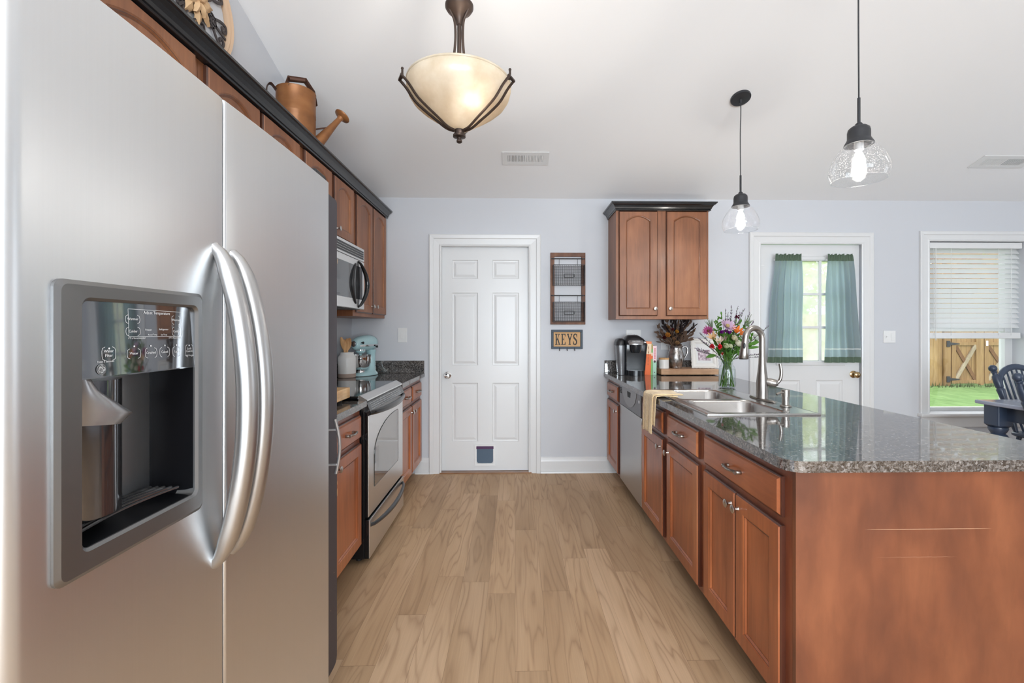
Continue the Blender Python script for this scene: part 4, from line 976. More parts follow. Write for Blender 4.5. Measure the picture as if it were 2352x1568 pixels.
# sink
sk = thing('kitchen_sink', 'double bowl stainless steel drop-in sink in the peninsula worktop', 'sink', ((SX0+SX1)/2, (SY0+SY1)/2, CT))
bw = [(SX0+0.045, SX1-0.125, SY0+0.04, 2.455), (SX0+0.045, SX1-0.125, 2.495, SY1-0.035)]
zr = CT+0.007
m = MB(lambda u, w, z: (u, z, zr+w))
m.grid([SX0+0.008, SX1-0.008], [SY0+0.008, SY1-0.008], bw, 0.0)
R4 = lambda i, w: [(SX0+i, w, SY0+i), (SX1-i, w, SY0+i), (SX1-i, w, SY1-i), (SX0+i, w, SY1-i)]
m.loops([R4(0.0, -0.0065), R4(0.001, -0.001), R4(0.005, 0.001), R4(0.008, 0.0)], False, False)
m.build('rim', M['sinksteel'], sk, smooth=True, angle=30, merge=True)
for (a, c_, d_, e_) in bw:
    rz = lambda i, r, z: [(p[0], p[1], z) for p in (carc(a+i+r, d_+i+r, r, 180, 270, 6)+carc(c_-i-r, d_+i+r, r, 270, 360, 6)+carc(c_-i-r, e_-i-r, r, 0, 90, 6)+carc(a+i+r, e_-i-r, r, 90, 180, 6))]
    m = MB(); z_ = zr
    m.loops([rz(-0.012, 0.03, z_+0.0006), rz(0.0, 0.05, z_-0.001), rz(0.006, 0.06, z_-0.012), rz(0.012, 0.06, z_-0.16), rz(0.03, 0.06, z_-0.19), rz(0.06, 0.05, z_-0.198)], False, True)
    o = m.build('bowl', M['sinksteel'], sk, smooth=True, angle=70)
    m = MB(); m.lathe([(0.05, z_-0.1975), (0.045, z_-0.195), (0.03, z_-0.1965)], ((a+c_)/2, (d_+e_)/2, 0), 20); m.build('strainer', M['chrome'], o, smooth=True)

# ================================================================== FAUCET, SOAP, TOWEL
ZT = CT+0.0085
fx, fy = 1.352, 2.462
fa = thing('kitchen_faucet', 'tall brushed nickel gooseneck faucet on the sink deck', 'faucet', (fx, fy, ZT))
m = MB(); m.loops([[(fx+0.028*math.cos(t)*1.0, fy+0.125*math.sin(t), ZT+h) for t in [2*PI*i/32 for i in range(32)]] for h in (0.0, 0.004)]+[[(fx+0.022*math.cos(t), fy+0.118*math.sin(t), ZT+0.008) for t in [2*PI*i/32 for i in range(32)]]]); m.build('deck_plate', M['nickel'], fa, smooth=True)
m = MB(); m.lathe([(0.030, 0.008), (0.030, 0.05), (0.0295, 0.09), (0.027, 0.12), (0.022, 0.16), (0.0185, 0.20), (0.0172, 0.235)], (fx, fy, ZT), 24); m.build('base_column', M['nickel'], fa, smooth=True)
dirx, diry = -0.88, -0.20   # spout swings over the bowls
sp0 = [(fx, fy, ZT+0.235), (fx, fy, ZT+0.30)]
R_ = 0.060; pts = [Vector(p) for p in sp0]
for i in range(13):
    a = PI*i/12*1.0
    pts.append(Vector((fx+dirx*R_*(1-math.cos(a)), fy+diry*R_*(1-math.cos(a)), ZT+0.330+R_*math.sin(a))))
m = MB(); m.tube(pts, [0.0165]*len(pts), 18); m.build('spout', M['nickel'], fa, smooth=True, angle=60)
ex, ey, ez = fx+dirx*2*R_, fy+diry*2*R_, ZT+0.330
m = MB(); tl_ = Vector((-0.012, -0.003, -0.105))
m.tube([Vector((ex, ey, ez+0.002)), Vector((ex, ey, ez))+tl_*0.1, Vector((ex, ey, ez))+tl_*0.6, Vector((ex, ey, ez))+tl_*0.98, Vector((ex, ey, ez))+tl_], [0.0168, 0.0172, 0.0215, 0.0262, 0.0245], 20); sh = m.build('spray_head', M['nickel'], fa, smooth=True, angle=50)
m = MB(); e2 = Vector((ex, ey, ez))+tl_; m.cyl(e2+Vector((0, 0, 0.001)), e2-Vector((0, 0, 0.003)), 0.021, n=20); m.build('nozzle', M['rubber'], sh)
m = MB(); c_ = Vector((ex, ey, ez))+tl_*0.35+Vector((-0.009, -0.0155, 0)); m.ball(c_, (0.0075, 0.005, 0.019)); m.build('spray_button', M['blackmat'], sh, smooth=True)
m = MB(); hz = ZT+0.098; m.tube([(fx+0.01, fy-0.005, hz+0.002), (fx+0.034, fy-0.018, hz-0.002), (fx+0.058, fy-0.031, hz-0.006), (fx+0.068, fy-0.036, hz-0.006)], [0.018, 0.022, 0.0205, 0.012], 18)
pts = bez([(fx+0.062, fy-0.034, hz-0.004), (fx+0.076, fy-0.040, hz+0.015), (fx+0.081, fy-0.042, hz+0.055), (fx+0.076, fy-0.040, hz+0.10)], 6); m.tube(pts, [0.009+0.001*math.sin(i) if i < 4 else 0.0085 for i in range(len(pts))], 12); m.build('lever_handle', M['nickel'], fa, smooth=True, angle=60)
q = P(1803, 930, 2.25); dx_, dy_ = 1.345, 2.235
sd = thing('soap_dispenser', 'small brushed nickel soap pump right of the faucet', 'soap dispenser', (dx_, dy_, ZT))
m = MB(); m.lathe([(0.0265, 0), (0.0265, 0.004), (0.022, 0.008), (0.017, 0.009), (0.0165, 0.050)], (dx_, dy_, ZT), 24); m.build('collar', M['nickel'], sd, smooth=True)
m = MB(); m.lathe([(0.0195, 0.050), (0.0195, 0.082), (0.017, 0.085)], (dx_, dy_, ZT), 24); m.build('pump_head', M['nickel'], sd, smooth=True)
m = MB(); m.tube([(dx_-0.015, dy_-0.004, ZT+0.071), (dx_-0.038, dy_-0.012, ZT+0.069), (dx_-0.055, dy_-0.018, ZT+0.062)], 0.0058, 10); m.build('spout', M['nickel'], sd, smooth=True)

# towel over the worktop edge
def towelmat():
    mm, nt, b = new_mat('cream_waffle_cloth'); n = noise(nt, coords(nt), 30, 3)
    L(nt, ramp(nt, n, [(0.3, srgb(216, 186, 140)), (0.7, srgb(236, 212, 170))]), b.inputs['Base Color']); b.inputs['Roughness'].default_value = 0.95; b.inputs['Sheen Weight'].default_value = 0.3
    w = N(nt, 'ShaderNodeTexWave'); w.bands_direction = 'Z'; w.inputs['Scale'].default_value = 55; w.inputs['Distortion'].default_value = 1.0; L(nt, coords(nt), w.inputs['Vector']); bump(nt, b, w.outputs['Fac'], 0.35, 0.004)
    return mm
M['towel'] = towelmat()
tw = thing('dish_towel', 'cream waffle dish towel hanging over the worktop edge by the sink', 'towel', (0.85, 2.72, CT))
def towel(y0, y1, zb, xo, back, ph, zt_, skew):
    path = [(WX0-xo-0.004, zb), (WX0-xo-0.003, (zb+CT)/2-0.02), (WX0-xo-0.001, CT-0.025), (WX0-xo+0.003, CT+0.004), (WX0+0.012, zt_+0.006), (WX0+0.04, zt_+0.008), (WX0+0.09, zt_+0.006), (WX0+back, zt_+0.004)]
    pp = bez([(p[0], p[1], 0) for p in path], 6)
    def fn(a, c_):
        i = a*(len(pp)-1); k = min(int(i), len(pp)-2); p = pp[k].lerp(pp[k+1], i-k)
        hang = max(0.0, min(1.0, (CT-p.y)/0.2))
        y = y0+(y1-y0)*c_ + skew*hang*(0.5-c_)-0.03*hang*0.3
        wv = math.sin(c_*PI*2.2+ph)*(0.002+0.010*hang)
        zz_ = 0.0025*math.sin(c_*7+ph)*(1-hang)+0.0025
        return (p.x-abs(wv)-0.002, y, p.y+zz_+(0.012*math.sin(c_*3+ph)*hang if a < 0.02 else 0))
    return fn
m = MB(); m.surf(towel(2.60, 2.785, 0.690, 0.012, 0.165, 0.4, CT+0.006, 0.02), 46, 20); o = m.build('front_fold', M['towel'], tw, smooth=True, angle=180); s_ = o.modifiers.new('s', 'SOLIDIFY'); s_.thickness = 0.005; s_.offset = 0
m = MB(); m.surf(towel(2.565, 2.70, 0.742, 0.004, 0.12, 1.6, CT+0.001, 0.0), 46, 16); o = m.build('back_fold', M['towel'], tw, smooth=True, angle=180); s_ = o.modifiers.new('s', 'SOLIDIFY'); s_.thickness = 0.004; s_.offset = 0

# ================================================================== LAMPS
bx, by, _ = P(1055, 330, 1.95); ZF = 2.095
la = thing('bowl_chandelier', 'bronze chain hung bowl lamp with amber alabaster glass shade', 'ceiling lamp', (bx, by, ZF))
m = MB(); m.lathe([(0.006, 0.0), (0.012, 0.004), (0.012, 0.012), (0.007, 0.016), (0.010, 0.022), (0.027, 0.026), (0.027, 0.034), (0.021, 0.038), (0.021, 0.060), (0.016, 0.064)], (bx, by, ZF), 24); m.build('finial', M['bronze'], la, smooth=True)
prof = [(0.020, 0.055), (0.050, 0.066), (0.090, 0.092), (0.130, 0.118), (0.165, 0.143), (0.195, 0.170), (0.213, 0.198), (0.220, 0.226), (0.219, 0.244), (0.214, 0.249)]
inn = [(r-0.005, h+0.004) for r, h in prof[:-1]]
m = MB(); m.lathe([(0.004, 0.056)]+prof+list(reversed(inn))+[(0.003, 0.060)], (bx, by, ZF), 56, c0=True, c1=True); m.tube([(bx+0.2165*math.cos(2*PI*i/56), by+0.2165*math.sin(2*PI*i/56), ZF+0.249) for i in range(56)], 0.0055, 8, closed=True); m.build('glass_shade', M['shade'], la, smooth=True, angle=60)
m = MB(); m.cyl((bx, by, ZF+0.06), (bx, by, ZF+0.52), 0.009, n=14); m.build('centre_rod', M['bronze'], la, smooth=True)
m = MB(); m.lathe([(0.012, 0.505), (0.014, 0.52), (0.022, 0.535), (0.034, 0.552), (0.052, 0.565), (0.060, 0.578), (0.060, 0.588), (0.045, 0.604), (0.020, 0.612), (0.008, 0.62)], (bx, by, ZF), 32); m.build('bell_cap', M['bronze'], la, smooth=True)
for k_, a in enumerate((205, -25, 90)):
    ca, sa = math.cos(math.radians(a)), math.sin(math.radians(a))
    q = lambda r, h, o=0.0: Vector((bx+ca*r-sa*o, by+sa*r+ca*o, ZF+h))
    m = MB()
    for o_ in (-0.021, 0.021):
        pr = [(0.022, 0.050, 0.2), (0.055, 0.058, 0.45), (0.100, 0.088, 0.7), (0.145, 0.118, 0.9), (0.185, 0.150, 1.0), (0.220, 0.195, 1.0), (0.248, 0.222, 1.0)]
        pts = bez([q(r, h, o_*w_*(1.0)) for r, h, w_ in pr], 5); m.tube(pts, 0.0062, 6, flat=0.8)
    m.tube([q(0.246, 0.222, -0.025), q(0.246, 0.222, 0.025)], 0.0068, 6)
    m.tube([q(0.244, 0.222), q(0.232, 0.225)], 0.006, 6); m.cyl(q(0.240, 0.222), q(0.240, 0.256), 0.0045, n=8); m.ball(q(0.240, 0.259), 0.006, 8, 6)
    m.build('arm', M['bronze'], la, smooth=True, angle=50)
    m = MB(); pr = [(0.052, 0.585), (0.040, 0.555), (0.022, 0.520), (0.017, 0.47), (0.020, 0.40), (0.034, 0.31), (0.060, 0.235), (0.085, 0.17)]
    m.tube(bez([q(r, h) for r, h in pr], 5), 0.0055, 8, flat=0.55); m.build('strap', M['bronze'], la, smooth=True, angle=50)
zc = ceil_z(by); z = ZF+0.615; i = 0
m = MB()
while z < zc-0.03:
    lp = [(0.010*math.cos(t), 0.018*math.sin(t)) for t in [2*PI*j/14 for j in range(14)]]
    m.tube([(bx+(p[0] if i % 2 else 0), by+(0 if i % 2 else p[0]), z+0.014+p[1]) for p in lp], 0.0022, 6, closed=True); z += 0.028; i += 1
m.build('chain', M['bronze'], la, smooth=True)
m = MB(); m.lathe([(0.065, 0.02), (0.062, -0.012), (0.03, -0.026), (0.008, -0.034)], (bx, by, zc), 28); m.build('canopy', M['bronze'], la, smooth=True)
m = MB(); m.ball((bx+0.03, by-0.03, ZF+0.150), (0.022, 0.022, 0.032)); m.build('bulb', mat('warm_bulb', (1, 1, 1), emit=(1.0, 0.88, 0.70), estr=14), la, smooth=True)
add_light('bowl_lamp_bulb', 'POINT', (bx+0.068, by-0.110, ZF+0.137), 10.0, (1.0, 0.95, 0.87), radius=0.02).parent = None

sp_l = add_light('bowl_lamp_uplight', 'SPOT', (bx, by+0.02, ZF+0.262), 3, (1.0, 0.97, 0.92), rot=(PI, 0, 0), radius=0.05)
sp_l.data.spot_size = math.radians(174); sp_l.data.spot_blend = 0.4
M['filament'] = mat('lamp_bulb', (1, 1, 1), emit=(1.0, 0.95, 0.88), estr=26)
def pendant(x, y, label):
    zc = ceil_z(y); z0 = 1.963
    p = thing('pendant_lamp', label, 'pendant lamp', (x, y, z0))
    nrm = Vector((0, -0.33, -1)).normalized(); a_ = Vector((1, 0, 0)); b_ = nrm.cross(a_)
    base = Vector((x, y, zc)); m = MB()
    ring = lambda r, h: [tuple(base+nrm*h+(a_*math.cos(2*PI*i/32)+b_*math.sin(2*PI*i/32))*r) for i in range(32)]
    m.loops([ring(0.062, -0.004), ring(0.064, 0.010), ring(0.062, 0.016), ring(0.050, 0.019)]); m.build('canopy', M['pendblack'], p, smooth=True, angle=40)
    m = MB(); m.tube(bez([(x, y, zc-0.015), (x+0.0015, y, zc-0.2*(zc-2.33)), (x-0.002, y, (zc+2.33)/2), (x, y, 2.325)], 8), 0.0032, 8); m.cyl((x, y, zc-0.04), (x, y, zc-0.012), 0.008, 0.010, 10); m.build('cord', M['pendblack'], p, smooth=True)
    m = MB(); m.cyl((x, y, 2.205), (x, y, 2.332), 0.0062, n=12); m.build('rod', M['pendblack'], p, smooth=True)
    m = MB(); m.lathe([(0.008, 2.222), (0.014, 2.216), (0.014, 2.209), (0.030, 2.204), (0.041, 2.194), (0.044, 2.180), (0.044, 2.150), (0.048, 2.142), (0.056, 2.128), (0.058, 2.122), (0.050, 2.122), (0.040, 2.14)], (x, y, 0), 32); m.build('socket_cap', M['pendblack'], p, smooth=True, angle=50)
    pr = [(0.050, 2.126), (0.072, 2.106), (0.092, 2.078), (0.108, 2.046), (0.116, 2.016), (0.1165, 1.998), (0.110, 1.980), (0.104, 1.965)]
    m = MB(); m.lathe(pr, (x, y, 0), 48, c0=False, c1=False); m.tube([(x+0.1045*math.cos(2*PI*i/48), y+0.1045*math.sin(2*PI*i/48), 1.965) for i in range(48)], 0.0022, 6, closed=True); m.build('glass_shade', M['seeded'], p, smooth=True, angle=180)
    m = MB(); m.lathe([(0.019, 2.135), (0.019, 2.100), (0.014, 2.096)], (x, y, 0), 18); m.build('lamp_holder', mat('socket_grey', (0.5, 0.5, 0.5), 0.5), p, smooth=True)
    m = MB(); m.lathe([(0.010, 2.098), (0.012, 2.088), (0.022, 2.066), (0.026, 2.046), (0.022, 2.028), (0.010, 2.018), (0.002, 2.016)], (x, y, 0), 20); m.build('bulb', M['filament'], p, smooth=True)
    add_light('pendant_light', 'POINT', (x, y, 2.0), 5.0, (1.0, 0.93, 0.84), radius=0.03)
pendant(1.535, 2.0, 'near black pendant lamp with seeded glass shade, its canopy out of sight')
pendant(1.512, 3.02, 'far black pendant lamp with seeded glass shade, hanging beside the wall cabinet')

# ceiling vents
def vent(px0, px1, py0, py1, label, pat):
    n = Vector((0, -0.33, -1)).normalized(); t_ = Vector((0, 1, -0.33)).normalized()
    def pc(px, py):
        v = Vector(ray(px, py)); tt = (2.49+0.33*D-H)/(v[2]+0.33*v[1]); return Vector((0, 0, H))+v*tt
    a = pc(px0, py1); c_ = pc(px1, py1); e = pc(px0, py0)
    w = c_.x-a.x; h = (e.y-a.y)/t_.y; h = abs(h); o = Vector((a.x, min(a.y, e.y), 0)); o.z = ceil_z(o.y)
    T = lambda u, d_, v: tuple(o+Vector((u, 0, 0))+t_*v+n*d_)
    vt_ = thing('air_vent', label, 'vent', tuple(o+Vector((w/2, 0, 0))+t_*h/2))
    m = MB(T); hole = (w*0.12, w*0.88, h*0.24, h*0.76)
    m.grid([0, w], [0, h], [hole], 0.006, 0.005); m.loops([[(0, 0.006, 0), (w, 0.006, 0), (w, 0.006, h), (0, 0.006, h)], [(0, 0.0005, 0), (w, 0.0005, 0), (w, 0.0005, h), (0, 0.0005, h)]], False, False); m.build('frame', M['whiteplastic'], vt_)
    m = MB(T); m.box(hole[0], hole[1], 0.0005, 0.001, hole[2], hole[3]); m.build('duct', mat('duct_grey', (0.12, 0.12, 0.12), 0.8), vt_)
    m = MB(T); k = 24
    for i in range(k):
        u = hole[0]+(hole[1]-hole[0])*(i+0.5)/k; dd = (hole[1]-hole[0])/k*(0.27 if i < k/2 else 0.34); sl = -0.002 if i < k/2 else 0.002
        m.loops([[(u-dd+sl, 0.0015, hole[2]), (u+dd+sl, 0.0015, hole[2]), (u+dd-sl, 0.006, hole[2]), (u-dd-sl, 0.006, hole[2])], [(u-dd+sl, 0.0015, hole[3]), (u+dd+sl, 0.0015, hole[3]), (u+dd-sl, 0.006, hole[3]), (u-dd-sl, 0.006, hole[3])]])
    m.box(w*0.49, w*0.51, 0.001, 0.0062, hole[2], hole[3]); m.build('louvres', M['whiteplastic'], vt_)
vent(1154, 1259, 348, 377, 'white ceiling vent behind the bowl lamp', 0)
vent(2222, 2346, 356, 384, 'white ceiling vent on the far right, above the dining window', 0)

# ================================================================== BACK WALL ITEMS
def plate(name, label, px0, px1, py0, py1, cat, kind):
    a = P(px0, py1, D); c_ = P(px1, py0, D); t_ = thing(name, label, cat, ((a[0]+c_[0])/2, D, (a[2]+c_[2])/2))
    m = MB(TB); m.box(a[0], c_[0], 0.0005, 0.006, a[2], c_[2]); m.build('cover_plate', M['whiteplastic'], t_, bevel=0.002)
    w = c_[0]-a[0]; h = c_[2]-a[2]; u = (a[0]+c_[0])/2; z = (a[2]+c_[2])/2
    if kind == 'rocker':
        m = MB(TB); m.box(u-0.016, u+0.016, 0.006, 0.0075, z-0.034, z+0.034); m.loops([[(u-0.013, 0.0075, z-0.028), (u+0.013, 0.0075, z-0.028), (u+0.013, 0.0075, z+0.028), (u-0.013, 0.0075, z+0.028)], [(u-0.013, 0.012, z-0.028), (u+0.013, 0.012, z-0.028), (u+0.013, 0.008, z+0.028), (u-0.013, 0.008, z+0.028)]]); m.build('rocker', M['whiteplastic'], t_)
    elif kind == 'double':
        m = MB(TB); m.box(u-0.033, u-0.023, 0.006, 0.008, z-0.012, z+0.012); m.prism([(u-0.031, z-0.004), (u-0.025, z-0.004), (u-0.025, z+0.006), (u-0.031, z+0.006)], 'y', 0.006, 0.018); m.build('toggle', M['whiteplastic'], t_)
        m = MB(TB); m.box(u+0.012, u+0.044, 0.006, 0.0085, z-0.034, z+0.034); m.build('rocker', M['whiteplastic'], t_, bevel=0.001)
    else:
        for dz in (-0.02, 0.02):
            m = MB(TB); m.box(u-0.016, u+0.016, 0.006, 0.008, z+dz-0.014, z+dz+0.014); m.build('socket', M['whiteplastic'], t_)
            m = MB(TB); m.box(u-0.007, u-0.005, 0.0079, 0.0084, z+dz-0.004, z+dz+0.004); m.box(u+0.005, u+0.007, 0.0079, 0.0084, z+dz-0.004, z+dz+0.004); m.build('slot', M['dark'], t_)
plate('light_switch', 'white rocker light switch left of the white panel door', 914, 935, 753, 786, 'light switch', 'rocker')
plate('light_switch', 'white double light switch between the back door and the dining window', 2028, 2056, 759, 787, 'light switch', 'double')
plate('wall_outlet', 'white double outlet plate on the wall behind the coffee maker', 1438, 1472, 757, 789, 'outlet', 'outlet')
plate('wall_outlet', 'white outlet plate on the wall behind the silver pitcher', 1517, 1546, 774, 803, 'outlet', 'outlet')

# mail organiser
a = P(1264, 745, D); c_ = P(1344, 581, D); ox0, ox1, oz0, oz1 = a[0], c_[0], a[2], c_[2]
og = thing('mail_organizer', 'walnut framed wall organizer with two black wire baskets, above the key sign', 'organizer', ((ox0+ox1)/2, D, oz0))
m = MB(TB); s_ = 0.036
m.box(ox0, ox1, 0.0005, 0.018, oz1-s_, oz1); m.box(ox0, ox1, 0.0005, 0.018, oz0, oz0+s_*0.9); m.box(ox0, ox0+s_, 0.0005, 0.018, oz0+s_*0.9, oz1-s_); m.box(ox1-s_, ox1, 0.0005, 0.018, oz0+s_*0.9, oz1-s_); m.build('frame', M['walnut'], og, bevel=0.0015)
def basket(z0, z1, zr_):
    bd_ = 0.085; u0, u1 = ox0+0.022, ox1-0.016
    m = MB(TB); m.cyl((ox0+0.006, 0.026, zr_), (ox1-0.006, 0.026, zr_), 0.0048, n=8)
    for u in (ox0+0.022, ox1-0.022): m.cyl((u, 0.018, zr_), (u, 0.030, zr_), 0.0065, n=10)
    m.build('hanging_rail', M['ironblack'], og)
    m = MB(TB); tr_ = 0.0012
    nu, nz = 17, 13; top = bd_; bot = bd_-0.02; W_ = lambda z: 0.022+(bot+(top-bot)*(z-z0)/(z1-z0))-0.02
    for i in range(nu+1):
        u = u0+(u1-u0)*i/nu; m.tube([(u, 0.022, z0), (u, W_(z0), z0), (u, W_(z1), z1)], tr_, 4)
        m.tube([(u, 0.022, z0), (u, 0.022, z1)], tr_, 4)
    for j in range(nz+1):
        z = z0+(z1-z0)*j/nz; m.tube([(u0, 0.022, z), (u0, W_(z), z), (u1, W_(z), z), (u1, 0.022, z)], tr_, 4)
    for i in range(5):
        w = 0.022+(W_(z0)-0.022)*(i+0.5)/5
        for u in (u0, u1): m.tube([(u, w, z0), (u, w, z1)], tr_, 4)
    for pts in ([(u0, 0.022, z1), (u0, W_(z1), z1), (u1, W_(z1), z1), (u1, 0.022, z1)], [(u0, 0.022, z0), (u0, W_(z0), z0), (u1, W_(z0), z0), (u1, 0.022, z0)]): m.tube(pts, 0.0026, 6)
    for u in (u0, u1): m.tube([(u, W_(z0), z0), (u, W_(z1), z1)], 0.0024, 6)
    for u in ((u0*0.80+u1*0.20), (u0*0.2+u1*0.8)): m.tube([(u, 0.030, zr_), (u, 0.022, z1)], 0.0016, 6)
    bk = m.build('wire_basket', M['ironblack'], og)
    m = MB(TB); uc = (u0+u1)/2; zc_ = (z0+z1)/2-0.008; w = W_(zc_)+0.003
    m.tube([(uc-0.04, w, zc_-0.015), (uc+0.04, w, zc_-0.015), (uc+0.04, w, zc_+0.015), (uc-0.04, w, zc_+0.015)], 0.0035, 6, closed=True)
    for s2 in (-1, 1): m.box(uc+s2*0.043-0.005, uc+s2*0.043+0.005, w-0.001, w+0.003, zc_-0.012, zc_+0.012)
    m.build('label_holder', M['ironblack'], bk)
zy = lambda y: P(1300, y, D-0.05)[2]
basket(zy(655), zy(609), zy(593)); basket(zy(739), zy(694), zy(678))

# KEYS sign
a = P(1266, 801, D); c_ = P(1338, 757, D); kx0, kx1, kz0, kz1 = a[0], c_[0], a[2], c_[2]
ks = thing('key_sign', 'small framed burlap sign reading KEYS, with hooks, below the organizer', 'key rack', ((kx0+kx1)/2, D, kz0))
m = MB(TB); t_ = 0.021
m.box(kx0, kx1, 0.0005, 0.016, kz1-t_, kz1); m.box(kx0, kx1, 0.0005, 0.016, kz0, kz0+t_); m.box(kx0, kx0+t_, 0.0005, 0.016, kz0+t_, kz1-t_); m.box(kx1-t_, kx1, 0.0005, 0.016, kz0+t_, kz1-t_); m.build('frame', M['signblue'], ks, bevel=0.002)
m = MB(TB); m.box(kx0+t_, kx1-t_, 0.0005, 0.006, kz0+t_, kz1-t_); pn = m.build('sign_panel', M['signtan'], ks)
# serif letters in a 1-high box
LET = {
 'K': [[(0, 0), (.34, 0), (.34, .07), (.25, .07), (.25, .93), (.34, .93), (.34, 1), (0, 1), (0, .93), (.09, .93), (.09, .07), (0, .07)],
       [(.25, .36), (.25, .50), (.50, .93), (.42, .93), (.42, 1), (.66, 1), (.66, .93), (.59, .93)],
       [(.30, .50), (.40, .64), (.66, .07), (.74, .07), (.74, 0), (.44, 0), (.44, .07), (.51, .07)]],
 'E': [[(0, 0), (.62, 0), (.62, .28), (.56, .28), (.50, .07), (.25, .07), (.25, .93), (.49, .93), (.55, .74), (.61, .74), (.61, 1), (0, 1), (0, .93), (.09, .93), (.09, .07), (0, .07)],
       [(.25, .47), (.38, .47), (.38, .36), (.44, .36), (.44, .66), (.38, .66), (.38, .54), (.25, .54)]],
 'Y': [[(.20, 0), (.54, 0), (.54, .07), (.45, .07), (.45, .44), (.29, .44), (.29, .07), (.20, .07)],
       [(.29, .42), (.45, .46), (.20, .93), (.28, .93), (.28, 1), (-.02, 1), (-.02, .93), (.04, .93)],
       [(.36, .36), (.45, .40), (.68, .93), (.74, .93), (.74, 1), (.48, 1), (.48, .93), (.56, .93), (.36, .50)]]}
m = MB(TB); lh = (kz1-kz0-2*t_)*0.76; zb = kz0+t_+(kz1-kz0-2*t_)*0.12; uu = kx0+t_+0.014; lw = (kx1-kx0-2*t_-0.028)/4
for ch in 'KEYS':
    if ch in LET:
        for poly in LET[ch]: m.loops([[(uu+p[0]*lw*1.22, w, zb+p[1]*lh) for p in poly] for w in (0.006, 0.0072)])
    else:
        pts = bez([(.52, .78, 0), (.44, .93, 0), (.28, .97, 0), (.11, .86, 0), (.10, .68, 0), (.28, .53, 0), (.46, .38, 0), (.48, .18, 0), (.34, .04, 0), (.16, .05, 0), (.05, .24, 0)], 6)
        for i in range(len(pts)-1):
            d1_ = (pts[i+1]-pts[i]).normalized(); t0 = i/(len(pts)-1); hw = 0.035+0.055*math.sin(PI*t0)**1.5
            nn = Vector((-d1_.y, d1_.x, 0))*hw; qd = [pts[i]-nn, pts[i+1]-nn, pts[i+1]+nn, pts[i]+nn]
            m.put([(uu+p.x*lw*1.22, 0.0072, zb+p.y*lh) for p in qd], [(0, 1, 2, 3)])
        for poly in ([(.48, .68), (.57, .68), (.57, 1), (.50, 1)], [(.01, 0), (.08, 0), (.09, .32), (.01, .32)]): m.loops([[(uu+p[0]*lw*1.22, w, zb+p[1]*lh) for p in poly] for w in (0.006, 0.0072)])
    uu += lw*1.01
m.build('lettering', M['signink'], pn)
for f in (0.26, 0.5, 0.74):
    u = kx0+(kx1-kx0)*f; m = MB(TB); m.tube(bez([(u, 0.016, kz0+0.012), (u, 0.020, kz0-0.006), (u, 0.026, kz0-0.016), (u, 0.036, kz0-0.010), (u, 0.037, kz0-0.003)], 4), 0.003, 6); m.build('hook', M['ironblack'], ks, smooth=True)

# curtains on the back door
def curtain(label, pt0, pt1, pb0, pb1, ph):
    # pixel columns of the top and bottom corners, on the face of the door
    Yc = D-0.015
    xt0, xt1, xb0, xb1 = P(pt0, 600, Yc)[0], P(pt1, 600, Yc)[0], P(pb0, 830, Yc)[0], P(pb1, 830, Yc)[0]
    zt, zh, zb = 1.985, 1.925, 0.998
    t_ = thing('curtain', label, 'curtain', ((xt0+xt1)/2, Yc, zt), 'sage cafe curtains on the back door')
    def fn(z0_, z1_, ruff):
        def f(a, c_):
            z = z0_+(z1_-z0_)*c_; tt = max(0, min(1, (zt-z)/(zt-zb))); e = tt**0.85
            x = (xt0+(xt1-xt0)*a)*(1-e)+(xb0+(xb1-xb0)*a)*e
            am = 0.007+0.014*min(1, tt*3); fr = 10 if ruff else 4.6
            fold = math.sin(2*PI*fr*a+ph+0.8*math.sin(tt*3+ph))*(0.006 if ruff else am)+(0 if ruff else 0.004*math.sin(2*PI*11*a+ph)*max(0, 1-tt*3.2))
            if ruff: fold *= 1.5+1.6*(c_-0.5)
            return (x+0.004*math.sin(tt*9+a*5+ph), Yc-0.026+fold*0.75, z+(0.006*math.sin(a*40+ph) if (ruff and c_ > 0.9) else 0))
        return f
    m = MB(); m.surf(fn(zb+0.052, zh, False), 70, 24); m.build('panel', M['curtain'], t_, smooth=True, angle=180)
    m = MB(); m.surf(fn(zb, zb+0.052, False), 70, 3); m.build('hem', M['curtainhem'], t_, smooth=True, angle=180)
    m = MB(); m.surf(fn(zh, zt, True), 90, 6); m.build('ruffle_header', M['curtainhem'], t_, smooth=True, angle=180)
    m = MB(); m.cyl((xt0-0.01, Yc-0.012, 1.935), (xt1+0.01, Yc-0.012, 1.935), 0.005, n=8); m.build('rod', M['whiteplastic'], t_)
curtain('left sage green cafe curtain on the back door window', 1778, 1838, 1759, 1837, 0.3)
curtain('right sage green cafe curtain on the back door window', 1897, 1955, 1892, 1970, 1.7)

# ================================================================== WORKTOP OBJECTS
def local(o, mb, name, m, **k): return mb.build(name, m, o, local=True, **k)
Z0 = CT+0.0006
